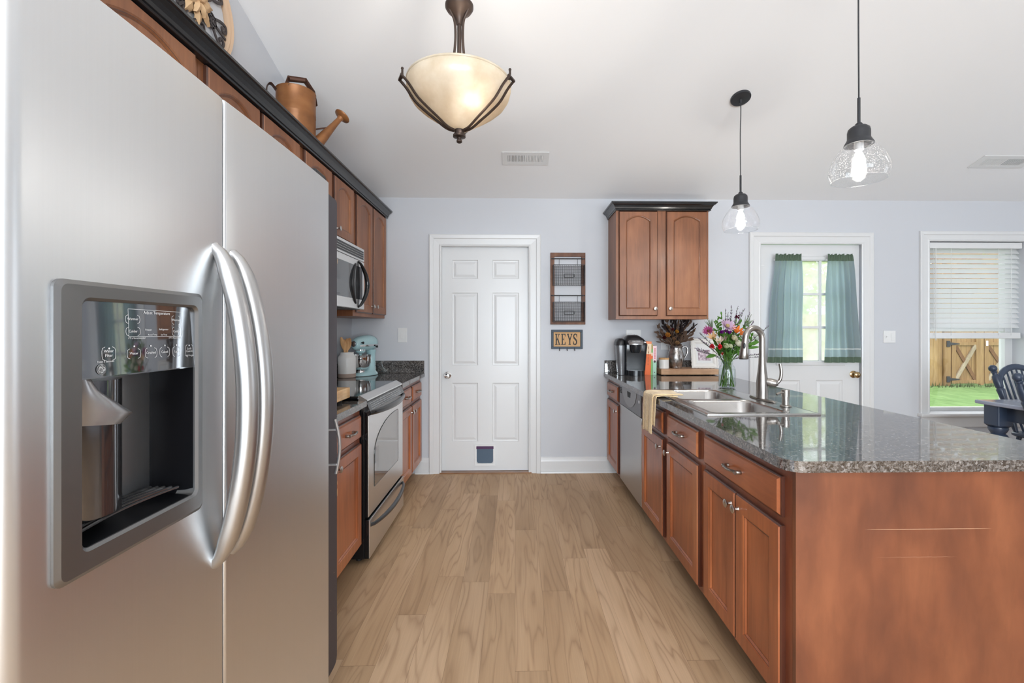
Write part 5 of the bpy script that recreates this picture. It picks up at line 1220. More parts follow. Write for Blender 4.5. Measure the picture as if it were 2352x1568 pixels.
# coffee maker (local: front -y)
cmx, cmy, _ = P(1449, 850, 3.93)
cm = thing('coffee_maker', 'black single serve coffee maker in the corner of the peninsula worktop', 'coffee maker', (cmx, cmy, Z0), None, math.radians(-6))
M['cmblack'] = mat('coffee_black', (0.012, 0.014, 0.017), 0.16); M['reservoir'] = mat('smoke_reservoir', (0.15, 0.15, 0.16), 0.12, trans=0.35)
def rbox(x0, x1, y0, y1, r): return [(p[0], p[1]) for p in (carc(x0+r, y0+r, r, 180, 270, 5)+carc(x1-r, y0+r, r, 270, 360, 5)+carc(x1-r, y1-r, r, 0, 90, 5)+carc(x0+r, y1-r, r, 90, 180, 5))]
def sec(x0, x1, y0, y1, r, z): return [(p[0], p[1], z) for p in rbox(x0, x1, y0, y1, r)]
m = MB(); m.loops([sec(-0.058, 0.118, -0.03, 0.135, 0.02, 0.0), sec(-0.058, 0.132, -0.035, 0.135, 0.02, 0.20), sec(-0.058, 0.137, -0.045, 0.135, 0.02, 0.262), sec(-0.05, 0.125, -0.04, 0.13, 0.03, 0.285)]); local(cm, m, 'body', M['cmblack'], smooth=True, angle=40)
m = MB(); m.loops([sec(-0.115, -0.060, -0.075, 0.12, 0.025, 0.002), sec(-0.132, -0.060, -0.08, 0.125, 0.025, 0.255)]); local(cm, m, 'water_reservoir', M['reservoir'], smooth=True, angle=40)
m = MB(); m.loops([sec(-0.133, -0.062, -0.082, 0.12, 0.03, 0.256), sec(-0.132, -0.062, -0.08, 0.12, 0.035, 0.28), sec(-0.120, -0.065, -0.065, 0.11, 0.027, 0.305), sec(-0.105, -0.075, -0.04, 0.09, 0.014, 0.314)]); local(cm, m, 'reservoir_lid', M['blackmat'], smooth=True, angle=60)
m = MB(); m.loops([sec(-0.055, 0.13, -0.075, 0.13, 0.05, 0.262), sec(-0.060, 0.128, -0.070, 0.13, 0.05, 0.284), sec(-0.052, 0.105, -0.055, 0.13, 0.05, 0.312), sec(-0.035, 0.075, -0.035, 0.11, 0.045, 0.334), sec(-0.02, 0.055, -0.01, 0.09, 0.03, 0.343)]); hd = local(cm, m, 'brew_head', M['blackmat'], smooth=True, angle=60)
m = MB(); m.loops([[(0.028+0.060*math.cos(t), -0.094+0.030*math.sin(t), z) for t in [2*PI*i/28 for i in range(28)]] for z in (0.262, 0.274)]+[[(0.028+0.068*math.cos(t), -0.094+0.034*math.sin(t), 0.284) for t in [2*PI*i/28 for i in range(28)]], [(0.028+0.056*math.cos(t), -0.086+0.028*math.sin(t), 0.300) for t in [2*PI*i/28 for i in range(28)]]]); local(hd, m, 'lift_handle', mat('silver_plastic', (0.45, 0.45, 0.46), 0.28, 0.7), smooth=True, angle=50)
m = MB(); text_mesh('KEURIG', 0.019, m, lambda tx, ty: (0.028+tx, -0.1235+ty*0.45, 0.2885+ty*0.62), 'CENTER'); local(hd, m, 'brand_lettering', M['ltext'])
m = MB(); m.lathe([(0.050, 0.262), (0.048, 0.235), (0.042, 0.200), (0.038, 0.194), (0.01, 0.193)], (0.030, -0.075, 0), 28); local(cm, m, 'pod_holder', M['cmblack'], smooth=True, angle=50)
m = MB(); m.loops([[(0.030+0.075*math.cos(t), -0.055+0.070*math.sin(t), z) for t in [2*PI*i/32 for i in range(32)]] for z in (0.0, 0.040, 0.044)]); local(cm, m, 'drip_tray', M['cmblack'], smooth=True, angle=40)
m = MB(); m.box(0.095, 0.118, -0.062, -0.047, 0.279, 0.285); local(hd, m, 'button', M['chrome'])

# books
def book(px0, px1, pytop, label, mats, zsplit, lean=0.0, deep=0.17, Yf=3.90):
    a = P(px0, 860, Yf); c_ = P(px1, 860, Yf); h = P(px0, pytop, Yf)[2]-CT; w = c_[0]-a[0]
    o = thing('book', label, 'book', (a[0]+w/2, Yf, Z0), 'books beside the coffee maker'); o.rotation_euler = (0, lean, 0)
    cov = MB(); z = 0.0
    for k_, zs in enumerate(zsplit+[1.0]):
        z1 = h*zs; cov.m = k_
        cov.box(-w/2, w/2, 0, 0.003, z, z1); cov.box(-w/2, -w/2+0.0022, 0.003, deep, z, z1); cov.box(w/2-0.0022, w/2, 0.003, deep, z, z1); z = z1
    local(o, cov, 'cover', mats)
    m = MB(); m.box(-w/2+0.0022, w/2-0.0022, 0.004, deep-0.005, 0.003, h-0.003); local(o, m, 'pages', M['pages'])
    return o, w, h
M['pages'] = mat('page_edges', (0.72, 0.68, 0.6), 0.9)
bo = mat('book_orange', srgb(226, 106, 50), 0.5); bcr = mat('book_cream', srgb(232, 208, 176), 0.5); bg_ = mat('book_green', srgb(126, 176, 104), 0.5); bol = mat('book_olive', srgb(170, 150, 90), 0.5)
bpk = mat('book_pink', srgb(236, 208, 210), 0.5); bmt = mat('book_mint', srgb(168, 204, 182), 0.5); borr = mat('book_orange_top', srgb(232, 138, 88), 0.5)
o1, w1, h1 = book(1481, 1494.5, 784, 'thick orange hardback beside the coffee maker, with a cream title block', [bo, bcr, borr], [0.62, 0.93], 0.03)
m = MB()
for i in range(9): m.box(-0.004, 0.004, -0.0006, 0.0, h1*0.30+i*0.0125, h1*0.30+i*0.0125+0.006)
for i in range(6): m.box(-0.005, 0.005, -0.0006, 0.0, h1*0.66+i*0.011, h1*0.66+i*0.011+0.005)
local(o1, m, 'spine_marks', mat('spine_ink', srgb(150, 92, 60), 0.6))
o2, w2, h2 = book(1494.9, 1498.6, 790, 'thin green book between the orange and the pink and mint books', [bg_, bo, bcr, bg_, bol], [0.52, 0.62, 0.72, 0.84], 0.02)
o3, w3, h3 = book(1499.2, 1507.8, 794, 'pink and mint book at the right end of the three books', [bmt, bpk], [0.46], 0.012)
m = MB()
for i in range(10): m.box(-0.005, 0.006, -0.0006, 0.0, h3*0.55+i*0.0095, h3*0.55+i*0.0095+0.0055)
local(o3, m, 'spine_lettering', mat('spine_red', srgb(206, 84, 96), 0.6))
m = MB(); m.ball((0, -0.0002, h3*0.46), (0.009, 0.001, 0.011)); m.ball((0, -0.0002, 0.022), (0.004, 0.001, 0.005)); local(o3, m, 'spine_emblem', mat('spine_dark', srgb(70, 56, 56), 0.6))

# serving board and what stands on it
BX0 = P(1519, 861, 3.85)[0]; BX1 = P(1652, 861, 3.85)[0]
m = MB(); m.box(BX0, BX1, 3.85, 4.085, CT+0.006, CT+0.052); brd = m.build('serving_board', M['board'], bevel=0.003); tag(brd, 'thick pale wood riser board on the worktop, under the pitcher and candle', 'serving board')
m = MB()
for x in (BX0+0.04, BX1-0.04):
    for y in (3.88, 4.05): m.cyl((x, y, Z0), (x, y, CT+0.0062), 0.012, n=12)
m.build('foot', M['rubber'], brd)
BT = CT+0.0525
q = P(1525, 846, 3.93)
cd = thing('candle_jar', 'small white candle jar with a wooden lid on the serving board', 'candle', (q[0], 3.93, BT))
m = MB(); m.lathe([(0.038, 0), (0.042, 0.004), (0.042, 0.078), (0.040, 0.080)], (q[0], 3.93, BT), 28); m.build('jar', M['crock'], cd, smooth=True)
m = MB(); m.lathe([(0.0435, 0.080), (0.0435, 0.090), (0.041, 0.0925)], (q[0], 3.93, BT), 28); m.build('lid', M['spoon'], cd, smooth=True)
m = MB(); m.tube(bez([(q[0]+0.015, 3.89, BT+0.092), (q[0]+0.022, 3.892, BT+0.10), (q[0]+0.028, 3.90, BT+0.092)], 4), 0.002, 6); m.build('wick_tab', M['chrome'], cd)

pq = P(1552, 845, 3.985); px_, py_ = pq[0], 3.985
pt = thing('pitcher', 'tarnished silver pitcher with handle on the serving board, holding dried flowers', 'pitcher', (px_, py_, BT))
prf = [(0.050, 0.0), (0.052, 0.004), (0.050, 0.012), (0.058, 0.03), (0.068, 0.07), (0.070, 0.10), (0.062, 0.14), (0.053, 0.165), (0.054, 0.185), (0.060, 0.198)]
m = MB(); m.lathe(prf+[(r-0.003, h) for r, h in reversed(prf[3:])]+[(0.03, 0.034)], (px_, py_, BT), 32, c0=True, c1=True); m.build('body', M['tarnish'], pt, smooth=True, angle=60)
m = MB(); pts = bez([(px_+0.056, py_-0.005, BT+0.178), (px_+0.080, py_-0.01, BT+0.192), (px_+0.098, py_-0.012, BT+0.170), (px_+0.094, py_-0.012, BT+0.125), (px_+0.072, py_-0.006, BT+0.085), (px_+0.067, py_, BT+0.07)], 6); m.tube(pts, 0.0065, 10, flat=1.6); m.build('handle', M['tarnish'], pt, smooth=True)
# dried bouquet
def leafblade(mb, base, tip, wd, up, curl=0.15):
    base = Vector(base); tip = Vector(tip); d_ = tip-base; ln = d_.length; d_.normalize(); s_ = d_.cross(Vector(up)); 
    if s_.length < 1e-4: s_ = d_.orthogonal()
    s_.normalize(); n_ = s_.cross(d_); K = 6; L_ = []
    for i in range(K+1):
        t = i/K; w = wd*math.sin(PI*min(1, t*0.94+0.03))**0.8; p = base+d_*ln*t+n_*curl*ln*(t*t)
        L_.append((p-s_*w+n_*w*0.35, p, p+s_*w+n_*w*0.35))
    vs_ = [q for r in L_ for q in r]; fs = []
    for i in range(K):
        for j in range(2): fs.append((i*3+j, i*3+j+1, (i+1)*3+j+1, (i+1)*3+j))
    mb.put(vs_, fs)
M['dry1'] = cloth('dried_leaf_dark', srgb(56, 48, 48), srgb(66, 56, 54), 0.2); M['dry2'] = cloth('dried_leaf_brown', srgb(108, 88, 76), srgb(120, 94, 80), 0.2); M['drystem'] = mat('dried_stem', srgb(120, 92, 70), 0.8)
mouth = Vector((px_, py_, BT+0.185)); RND = random.Random(11)
DG = 'dried leaf sprigs in the silver pitcher'
targets = [(1509, 752), (1512, 764), (1520, 742), (1530, 737), (1541, 740), (1548, 736), (1556, 744), (1570, 738), (1578, 742), (1586, 738), (1594, 748), (1592, 762), (1586, 772), (1512, 775), (1518, 786), (1582, 782), (1526, 752), (1566, 752)]
for i, (ax, ay) in enumerate(targets):
    tip = Vector(P(ax, ay, py_+RND.uniform(-0.07, 0.05))); o = thing('dried_sprig', 'sprig of dark dried leaves fanning out of the silver pitcher', 'dried sprig', tuple(mouth), DG)
    mid = mouth.lerp(tip, 0.5)+Vector((0, 0, 0.02)); st = bez([mouth+Vector((0, 0, -0.12)), mouth+(tip-mouth)*0.1, mid, tip], 5)
    m = MB(); m.tube(st, 0.0016, 5); m.build('stem', M['drystem'], o)
    m = MB(); 
    for k_ in range(13):
        t = 0.30+0.70*k_/12; p = st[min(len(st)-1, int(t*(len(st)-1)))]
        dr_ = (tip-mouth).normalized()+Vector((RND.uniform(-.7, .7), RND.uniform(-.6, .4), RND.uniform(-.3, .5))); 
        leafblade(m, p, p+dr_.normalized()*RND.uniform(0.035, 0.060), RND.uniform(0.007, 0.013), (RND.uniform(-1, 1), -1, RND.uniform(-1, 1)), RND.uniform(-.2, .3))
    m.build('leaves', M['dry1'] if ay < 760 and i % 3 else M['dry2'], o, smooth=True, angle=180)
def rosebud(mb, c_, r, ax=(0, -0.6, 0.8), rows=3, n=6):
    c_ = Vector(c_); ax = Vector(ax).normalized(); e1 = ax.orthogonal().normalized(); e2 = ax.cross(e1)
    for k_ in range(rows):
        rr_ = r*(0.35+0.65*k_/(rows-1)); op = 0.25+0.5*k_/(rows-1)
        for j in range(n):
            a = 2*PI*(j+0.5*k_)/n; d_ = e1*math.cos(a)+e2*math.sin(a); sd_ = -e1*math.sin(a)+e2*math.cos(a); K = 4; V_ = []
            for i in range(K+1):
                t = i/K; rad = rr_*(0.25+0.75*math.sin(t*PI*0.55))*(1 if t < 0.8 else 1+op*0.2); hgt = r*(-0.7+1.5*t*(1-0.35*k_/(rows-1)))
                w = rr_*0.75*math.sin(PI*min(0.97, t*0.8+0.15)); p = c_+d_*rad+ax*hgt; V_.append((p-sd_*w-d_*w*0.25, p+d_*w*0.12, p+sd_*w-d_*w*0.25))
            mb.put([q for rw in V_ for q in rw], [(i*3+x, i*3+x+1, (i+1)*3+x+1, (i+1)*3+x) for i in range(K) for x in range(2)])
def dried_bloom(ax, ay, r, col, label, n=6):
    c_ = Vector(P(ax, ay, py_-0.085)); o = thing('dried_flower', label, 'dried flower', tuple(c_))
    m = MB(); m.tube(bez([mouth+Vector((0, 0, -0.08)), mouth.lerp(c_, 0.5), c_], 5), 0.0018, 5); m.build('stem', M['drystem'], o)
    m = MB(); rosebud(m, c_, r, (RND.uniform(-.3, .3), -0.8, 0.5), 3, n); m.build('petals', petal(col), o, smooth=True, angle=180)
dried_bloom(1534, 769, 0.022, (206, 146, 70), 'large dried amber rose, left in the pitcher')
dried_bloom(1555, 761, 0.016, (200, 148, 66), 'dried yellow rose, right of the amber one in the pitcher')
dried_bloom(1526, 775, 0.016, (84, 36, 36), 'dried dark red rose at the lower left of the pitcher bouquet')
dried_bloom(1545, 756, 0.013, (110, 52, 52), 'dried maroon bud between the amber and yellow roses')
dried_bloom(1562, 769, 0.012, (112, 92, 76), 'round brown dried pod right of centre in the pitcher', 8)
dried_bloom(1556, 787, 0.017, (186, 150, 110), 'cream dried cluster just above the pitcher rim', 8)
dried_bloom(1548, 778, 0.014, (168, 130, 100), 'tan dried cluster in the middle of the pitcher bouquet', 8)
dried_bloom(1536, 751, 0.013, (150, 110, 70), 'golden brown dried head at the top left of the pitcher', 8)

# picture frame
fq0 = P(1589, 846, 3.96); fq1 = P(1648, 846, 3.96); fw_ = fq1[0]-fq0[0]; fh_ = 0.262
pf_ = thing('picture_frame', 'ornate white picture frame leaning on the serving board behind the bouquet', 'picture frame', ((fq0[0]+fq1[0])/2, 3.955, BT)); pf_.rotation_euler = (math.radians(-12), 0, math.radians(-7))
M['frame'] = mat('distressed_white', (0.76, 0.74, 0.71), 0.55)
m = MB(); lp = []
for (o_, w_) in ((0, 0), (0, 0.014), (0.010, 0.019), (0.018, 0.012), (0.030, 0.014), (0.044, 0.006), (0.048, 0.002)):
    l = []
    for (sx, sz, ex_, ez_) in ((-1, 0, 1, 0), (1, 0, 1, 1), (1, 1, -1, 1), (-1, 1, -1, 0)):
        for k_ in range(16):
            t = k_/16; x = (sx+(ex_-sx)*t); z = (sz+(ez_-sz)*t); wob = 0.0022*math.sin(t*2*PI*7) if o_ < 0.005 else 0
            l.append((x*(fw_/2-o_+wob), -w_, o_+z*(fh_-2*o_)-wob*(1 if z == 0 else -1)*(1 if z in (0, 1) else 0)))
    lp.append(l)
m.loops(lp, True, False); local(pf_, m, 'frame', M['frame'], smooth=True, angle=35)
m = MB(); m.box(-fw_/2+0.046, fw_/2-0.046, -0.004, -0.001, 0.046, fh_-0.046); mt_ = local(pf_, m, 'mount', M['white'])
def printmat():
    mm, nt, b = new_mat('faded_photo_print'); n = noise(nt, coords(nt), 48, 3, 0.6); L(nt, ramp(nt, n, [(0.36, srgb(120, 100, 112)), (0.5, srgb(176, 156, 168)), (0.66, srgb(222, 210, 216))]), b.inputs['Base Color']); b.inputs['Roughness'].default_value = 0.2; return mm
m = MB(); m.box(-fw_*0.23, fw_*0.23, -0.0055, -0.0042, fh_*0.26, fh_*0.62); local(mt_, m, 'photo_print', printmat())
m = MB(); m.prism([(0.002, 0.02), (0.065, 0.006), (0.002, fh_*0.62)], 'x', -0.03, 0.03); local(pf_, m, 'easel_back', M['blackmat'])

# mason jar bouquet
jx, jy = 1.432, 3.045
jar = thing('mason_jar', 'clear glass mason jar with water, holding the flower bouquet by the sink', 'jar', (jx, jy, Z0))
M['jar'] = mat('jar_glass', (0.93, 0.97, 0.98), 0.02, trans=1.0, ior=1.45)
M['jarthin'] = pane('thin_jar_glass', (0.94, 0.975, 0.975))
prf = [(0.040, 0.001), (0.050, 0.004), (0.055, 0.012), (0.056, 0.03), (0.0555, 0.10), (0.053, 0.125), (0.044, 0.145), (0.037, 0.152), (0.036, 0.158), (0.0385, 0.160), (0.036, 0.163), (0.0385, 0.167), (0.036, 0.170), (0.037, 0.178), (0.0355, 0.181)]
m = MB(); m.lathe(prf, (jx, jy, Z0), 40, c0=True, c1=False); m.build('glass', M['jarthin'], jar, smooth=True, angle=60)
m = MB(); m.lathe([(0.002, 0.004)]+[(r-0.003, h) for r, h in prf[1:6]]+[(0.001, 0.118)], (jx, jy, Z0), 32); m.build('water', pane('water_body', (0.97, 0.99, 0.985)), jar, smooth=True)
GR = random.Random(5)
greens = [cloth('stem_green', srgb(96, 132, 62), srgb(120, 160, 70), 0.25), cloth('leaf_green', srgb(82, 122, 58), srgb(120, 168, 70), 0.3), cloth('grey_green', srgb(112, 126, 104), srgb(130, 150, 110), 0.3)]
def stemto(m_, c_, r=0.0027):
    a = GR.uniform(0, 2*PI); sg = 1 if GR.random() < 0.4 else -1; bot = Vector((jx+0.045*math.cos(a), jy+0.045*math.sin(a), Z0+0.008)); nk = Vector((jx+sg*0.018*math.cos(a)+0.2*(c_.x-jx)*0.4, jy+sg*0.018*math.sin(a), Z0+0.17)); nk.x = max(jx-0.027, min(jx+0.027, nk.x)); nk.y = max(jy-0.027, min(jy+0.027, nk.y))
    st = bez([bot, nk, nk.lerp(c_, 0.55)+Vector((0, 0, 0.012)), c_], 7); m_.tube(st, r, 6); return st
def flower(ax, ay, Y, kind, r, col, label, center=None):
    c_ = Vector(P(ax, ay, Y)); o = thing('cut_flower', label, 'flower', tuple(c_), 'cut flowers in the mason jar')
    m = MB(); st = stemto(m, c_); m.build('stem', greens[0], o, smooth=True)
    m = MB(); axv = Vector((GR.uniform(-.4, .4)+(c_.x-jx)*2.5, -0.75, 0.55)).normalized()
    if kind == 'rose': rosebud(m, c_, r, axv, 4, 5)
    elif kind == 'carn':
        for k_ in range(46):
            d_ = (axv*0.9+Vector((GR.gauss(0, .7), GR.gauss(0, .7), GR.gauss(0, .7)))).normalized(); leafblade(m, c_-axv*r*0.4, c_+d_*r*GR.uniform(0.7, 1.0), r*0.28, axv, 0.2)
    elif kind == 'daisy':
        e1 = axv.orthogonal().normalized(); e2 = axv.cross(e1)
        for lay in range(2):
            for j in range(15):
                a = 2*PI*(j+0.5*lay)/15; d_ = e1*math.cos(a)+e2*math.sin(a)+axv*(0.28+0.35*lay); leafblade(m, c_, c_+d_.normalized()*r*GR.uniform(0.85, 1.05)*(1-0.25*lay), r*0.13, axv, 0.12)
    elif kind == 'lily':
        dd = Vector(((c_.x-jx)*4+GR.uniform(-.4, .4), -0.5, 0.8)).normalized(); e1 = dd.orthogonal().normalized(); e2 = dd.cross(e1)
        for j in range(6):
            a = 2*PI*j/6; d_ = (e1*math.cos(a)+e2*math.sin(a))*0.45+dd; leafblade(m, c_-dd*r*0.7, c_-dd*r*0.7+d_.normalized()*r*1.9, r*0.33, -d_.cross(dd).cross(dd), 0.22)
    elif kind == 'cluster':
        for k_ in range(14):
            p = c_+Vector((GR.uniform(-1, 1), GR.uniform(-1, .5), GR.uniform(-.7, .7)))*r; rosebud(m, p, r*0.38, axv, 2, 5)
    m.build('petals', petal(col), o, smooth=True, angle=180)
    if center:
        m = MB(); m.ball(c_+axv*r*0.18, r*0.22, 10, 6); m.build('flower_centre', petal(center), o, smooth=True)
    m = MB()
    for k_ in range(2):
        p = st[int(len(st)*GR.uniform(0.55, 0.8))]; d_ = Vector((GR.uniform(-1, 1), GR.uniform(-1, .5), 0.5)).normalized(); leafblade(m, p, p+d_*0.05, 0.009, (0, 0, 1), -0.2)
    m.build('leaf', greens[1], o, smooth=True, angle=180)
flower(1669, 750, 3.00, 'daisy', 0.062, (204, 176, 200), 'large pale lilac daisy at the top of the jar bouquet', (190, 170, 120))
flower(1627, 761, 3.02, 'daisy', 0.044, (172, 84, 132), 'magenta daisy at the left of the jar bouquet', (120, 70, 60))
flower(1661, 761, 2.97, 'cluster', 0.016, (130, 34, 140), 'vivid purple cluster below the lilac daisy')
flower(1675, 763, 2.97, 'cluster', 0.014, (140, 50, 150), 'smaller purple cluster, right of the vivid one')
flower(1637, 774, 2.98, 'lily', 0.030, (226, 186, 140), 'peach lily opening at the left of the bouquet')
flower(1651, 784, 2.97, 'lily', 0.026, (226, 210, 190), 'cream lily bud in the middle left of the bouquet')
flower(1663, 779, 2.99, 'lily', 0.024, (196, 168, 160), 'half closed dusty pink lily in the middle of the bouquet')
flower(1692, 759, 2.98, 'lily', 0.030, (232, 130, 62), 'orange lily at the upper right of the bouquet')
flower(1704, 765, 2.97, 'lily', 0.026, (236, 142, 80), 'second orange lily, lower right of the first')
flower(1687, 776, 2.97, 'rose', 0.021, (226, 222, 196), 'cream rose right of centre in the bouquet')
flower(1696, 788, 2.96, 'rose', 0.023, (232, 230, 212), 'white rose at the right, beside the spray head')
flower(1668, 794, 2.95, 'rose', 0.018, (222, 226, 194), 'pale green white bud above the jar rim, left of its twin')
flower(1678, 794, 2.96, 'rose', 0.015, (226, 230, 202), 'pale green white bud above the jar rim, right of its twin')
flower(1636, 795, 2.98, 'carn', 0.023, (226, 62, 74), 'red carnation at the far left of the bouquet')
flower(1652, 796, 2.95, 'carn', 0.024, (236, 56, 66), 'bright red carnation, right of the other red one')
flower(1659, 812, 2.96, 'carn', 0.012, (204, 84, 74), 'small red carnation bud low above the jar')
flower(1738, 774, 3.06, 'rose', 0.026, (226, 230, 224), 'white rose seen through the arch of the faucet')
flower(1693, 727, 3.05, 'cluster', 0.014, (96, 28, 54), 'burgundy blossom high in the bouquet')
def sprig(ax, ay, Y, label, kind, grp):
    tip = Vector(P(ax, ay, Y)); o = thing('greenery_sprig', label, 'sprig', tuple(tip), grp)
    m = MB(); st = stemto(m, tip, 0.0017); m.build('stem', greens[0] if kind == 'leafy' else greens[2], o)
    m = MB()
    if kind == 'wisp':
        for t in [0.50+0.50*i/30 for i in range(31)]:
            p = st[min(len(st)-1, int(t*(len(st)-1)))]; d_ = (tip-st[len(st)//2]).normalized()+Vector((GR.uniform(-.8, .8), GR.uniform(-.6, .6), GR.uniform(-.2, .6))); leafblade(m, p, p+d_.normalized()*GR.uniform(0.010, 0.022), 0.0019, (0, -1, 0), 0.1)
        mm = cloth('purple_grey_sprig', srgb(108, 88, 108), srgb(120, 96, 120), 0.2) if 'wm' not in M else M['wm']; M['wm'] = mm
    elif kind == 'leafy':
        for t in [0.6+0.4*i/13 for i in range(14)]:
            p = st[min(len(st)-1, int(t*(len(st)-1)))]; d_ = Vector((GR.uniform(-1, 1), GR.uniform(-.8, .4), GR.uniform(0, .9))); leafblade(m, p, p+d_.normalized()*GR.uniform(0.020, 0.036), 0.0065, (0, -1, 0.3), 0.15)
        mm = greens[1]
    else:
        for k_ in range(14):
            p = st[-6]; d_ = (tip-st[len(st)//2]).normalized()+Vector((GR.uniform(-.5, .5), GR.uniform(-.4, .4), GR.uniform(-.3, .5))); leafblade(m, p, p+d_.normalized()*GR.uniform(0.05, 0.08), 0.0022, (0, -1, 0), 0.25)
        mm = greens[2]
    m.build('leaves', mm, o, smooth=True, angle=180)
G1 = 'purple grey sprigs in the jar bouquet'; S1 = 'wispy purple grey sprig sticking out of the jar bouquet'
for (x, y, Y) in ((1680, 704, 3.04), (1694, 706, 3.06), (1708, 712, 3.03), (1672, 720, 3.02), (1722, 720, 3.05), (1666, 712, 3.0), (1700, 722, 3.08), (1608, 766, 3.0), (1606, 778, 3.02), (1598, 800, 3.04), (1602, 806, 2.98), (1614, 786, 2.98), (1764, 750, 3.03), (1746, 814, 3.05), (1748, 820, 3.0), (1730, 740, 3.06), (1690, 735, 3.0), (1678, 733, 3.05)): sprig(x, y, Y, S1, 'wisp', G1)
G2 = 'leafy green sprigs in the jar bouquet'; S2 = 'fresh green leafy sprig between the flowers of the jar bouquet'
for (x, y, Y) in ((1657, 724, 3.04), (1648, 735, 3.06), (1712, 742, 3.04), (1720, 748, 3.05), (1642, 742, 3.05), (1730, 768, 3.06), (1734, 786, 3.05), (1680, 772, 3.04), (1652, 770, 3.05), (1705, 780, 3.03), (1666, 800, 3.0), (1690, 808, 3.02), (1672, 812, 2.99), (1645, 760, 3.04), (1683, 748, 3.05), (1700, 742, 3.06), (1712, 770, 3.06), (1640, 782, 3.0), (1660, 787, 2.97), (1682, 785, 2.98), (1702, 796, 3.0), (1646, 803, 2.97), (1668, 768, 2.99)): sprig(x, y, Y, S2, 'leafy', G2)
for (x, y, l) in ((1622, 727, 'pale grassy sprig at the top left of the bouquet, beside the wall cabinet'), (1726, 722, 'grassy sprig at the top right of the bouquet')): sprig(x, y, 3.02, l, 'grass', 'grassy sprigs in the jar bouquet')
for (ax, ay, bx_, by_, w, l) in ((1644, 815, 1622, 820, 0.013, 'single dark green leaf drooping at the left of the jar bouquet'), (1718, 792, 1745, 784, 0.012, 'dark green leaf behind the faucet, upper one'), (1716, 800, 1744, 796, 0.010, 'dark green leaf behind the faucet, lower one'), (1694, 806, 1699, 820, 0.009, 'green leaf hanging at the right of the jar rim')):
    a_ = Vector(P(ax, ay, 3.0)); t_ = Vector(P(bx_, by_, 2.98)); o = thing('loose_leaf', l, 'leaf', tuple(a_))
    m = MB(); stemto(m, a_, 0.0012); m.build('stem', greens[0], o); m = MB(); leafblade(m, a_, t_, w, (0.1, -1, 0.5), -0.05); m.build('blade', greens[1], o, smooth=True, angle=180)

# utensil crock, spoons
qx, qy = -1.372, 3.745
ck = thing('utensil_crock', 'white stoneware crock of wooden utensils, in front of the stand mixer', 'crock', (qx, qy, Z0))
m = MB(); pr = [(0.064, 0.0), (0.068, 0.004), (0.069, 0.034)]
m.lathe(pr, (qx, qy, Z0), 36); m.build('clay_base', M['stonebase'], ck, smooth=True)
m = MB(); pr = [(0.069, 0.0342), (0.070, 0.06), (0.070, 0.152), (0.066, 0.172), (0.053, 0.188), (0.051, 0.196), (0.053, 0.206)]
m.lathe(pr+[(r-0.006, h) for r, h in reversed(pr)], (qx, qy, Z0), 36); m.build('glazed_body', M['crock'], ck, smooth=True, angle=50)
for i, (ax, ay, hd_, lbl) in enumerate(((784, 776, 0.016, 'wooden spoon at the far left of the crock'), (790, 781, 0.017, 'wooden spoon second from the left in the crock'), (797, 779, 0.018, 'wooden spoon second from the right in the crock'), (803, 778, 0.021, 'wide wooden spoon with a slot at the right of the crock'))):
    tp = Vector(P(ax, ay, qy-0.02+0.02*i)); bt = Vector((qx+(0.02-0.012*i), qy-0.01*i, Z0+0.02)); dd = (tp-bt).normalized()
    o = thing('wooden_spoon', lbl, 'spoon', tuple(bt), 'wooden spoons in the crock')
    m = MB(); m.tube([bt, bt.lerp(tp, 0.72)], [0.005, 0.0055], 8); m.build('handle', M['spoon'], o, smooth=True)
    m = MB(); sd_ = dd.cross(Vector((0.2, -1, 0))).normalized(); lp = []
    for k_ in range(9):
        t = k_/8; c_ = bt.lerp(tp, 0.70+0.32*t); w = 0.005+(hd_-0.005)*math.sin(PI*min(0.96, t*0.85+0.08)); nn = sd_.cross(dd)
        lp.append([c_+sd_*w*math.cos(a)+nn*0.004*math.sin(a) for a in [2*PI*j/12 for j in range(12)]])
    m.loops(lp); b_ = m.build('bowl', M['spoon'], o, smooth=True)
    if i == 3:
        m = MB(); c_ = bt.lerp(tp, 0.86); nn = sd_.cross(dd)*(1 if sd_.cross(dd).y < 0 else -1); m.loops([[c_+nn*0.0042+sd_*0.003*math.cos(a)+dd*0.010*math.sin(a) for a in [2*PI*j/10 for j in range(10)]]], False, True) if False else m.put([c_+nn*0.0046+sd_*0.003*math.cos(a)+dd*0.010*math.sin(a) for a in [2*PI*j/10 for j in range(10)]], [tuple(range(10))]); m.build('slot', M['dark'], b_)

# stand mixer (local +x = front)
sx_, sy_ = -1.283, 3.945
mx_ = thing('stand_mixer', 'pale aqua stand mixer with steel bowl in the left back corner', 'stand mixer', (sx_, sy_, Z0), None, math.radians(251)); mx_.scale = (0.88, 0.88, 0.93)
E_ = lambda cx_, rx, ry, z, n=28, p=2.4: [(cx_+rx*(abs(math.cos(t))**(2/p))*(1 if math.cos(t) >= 0 else -1), ry*(abs(math.sin(t))**(2/p))*(1 if math.sin(t) >= 0 else -1), z) for t in [2*PI*i/n for i in range(n)]]
m = MB(); m.loops([E_(0.03, 0.158, 0.098, 0.003), E_(0.03, 0.160, 0.100, 0.012), E_(0.025, 0.150, 0.092, 0.022), E_(0.0, 0.115, 0.075, 0.034), E_(-0.045, 0.066, 0.055, 0.05), E_(-0.068, 0.046, 0.046, 0.08), E_(-0.076, 0.040, 0.040, 0.14), E_(-0.078, 0.040, 0.042, 0.20), E_(-0.072, 0.055, 0.048, 0.235)]); local(mx_, m, 'base', M['mint'], smooth=True, angle=60)
m = MB(); m.loops([E_(0.03, 0.157, 0.097, 0.0), E_(0.03, 0.157, 0.097, 0.0032)]); local(mx_, m, 'foot_pad', M['rubber'])
m = MB(); lp = []
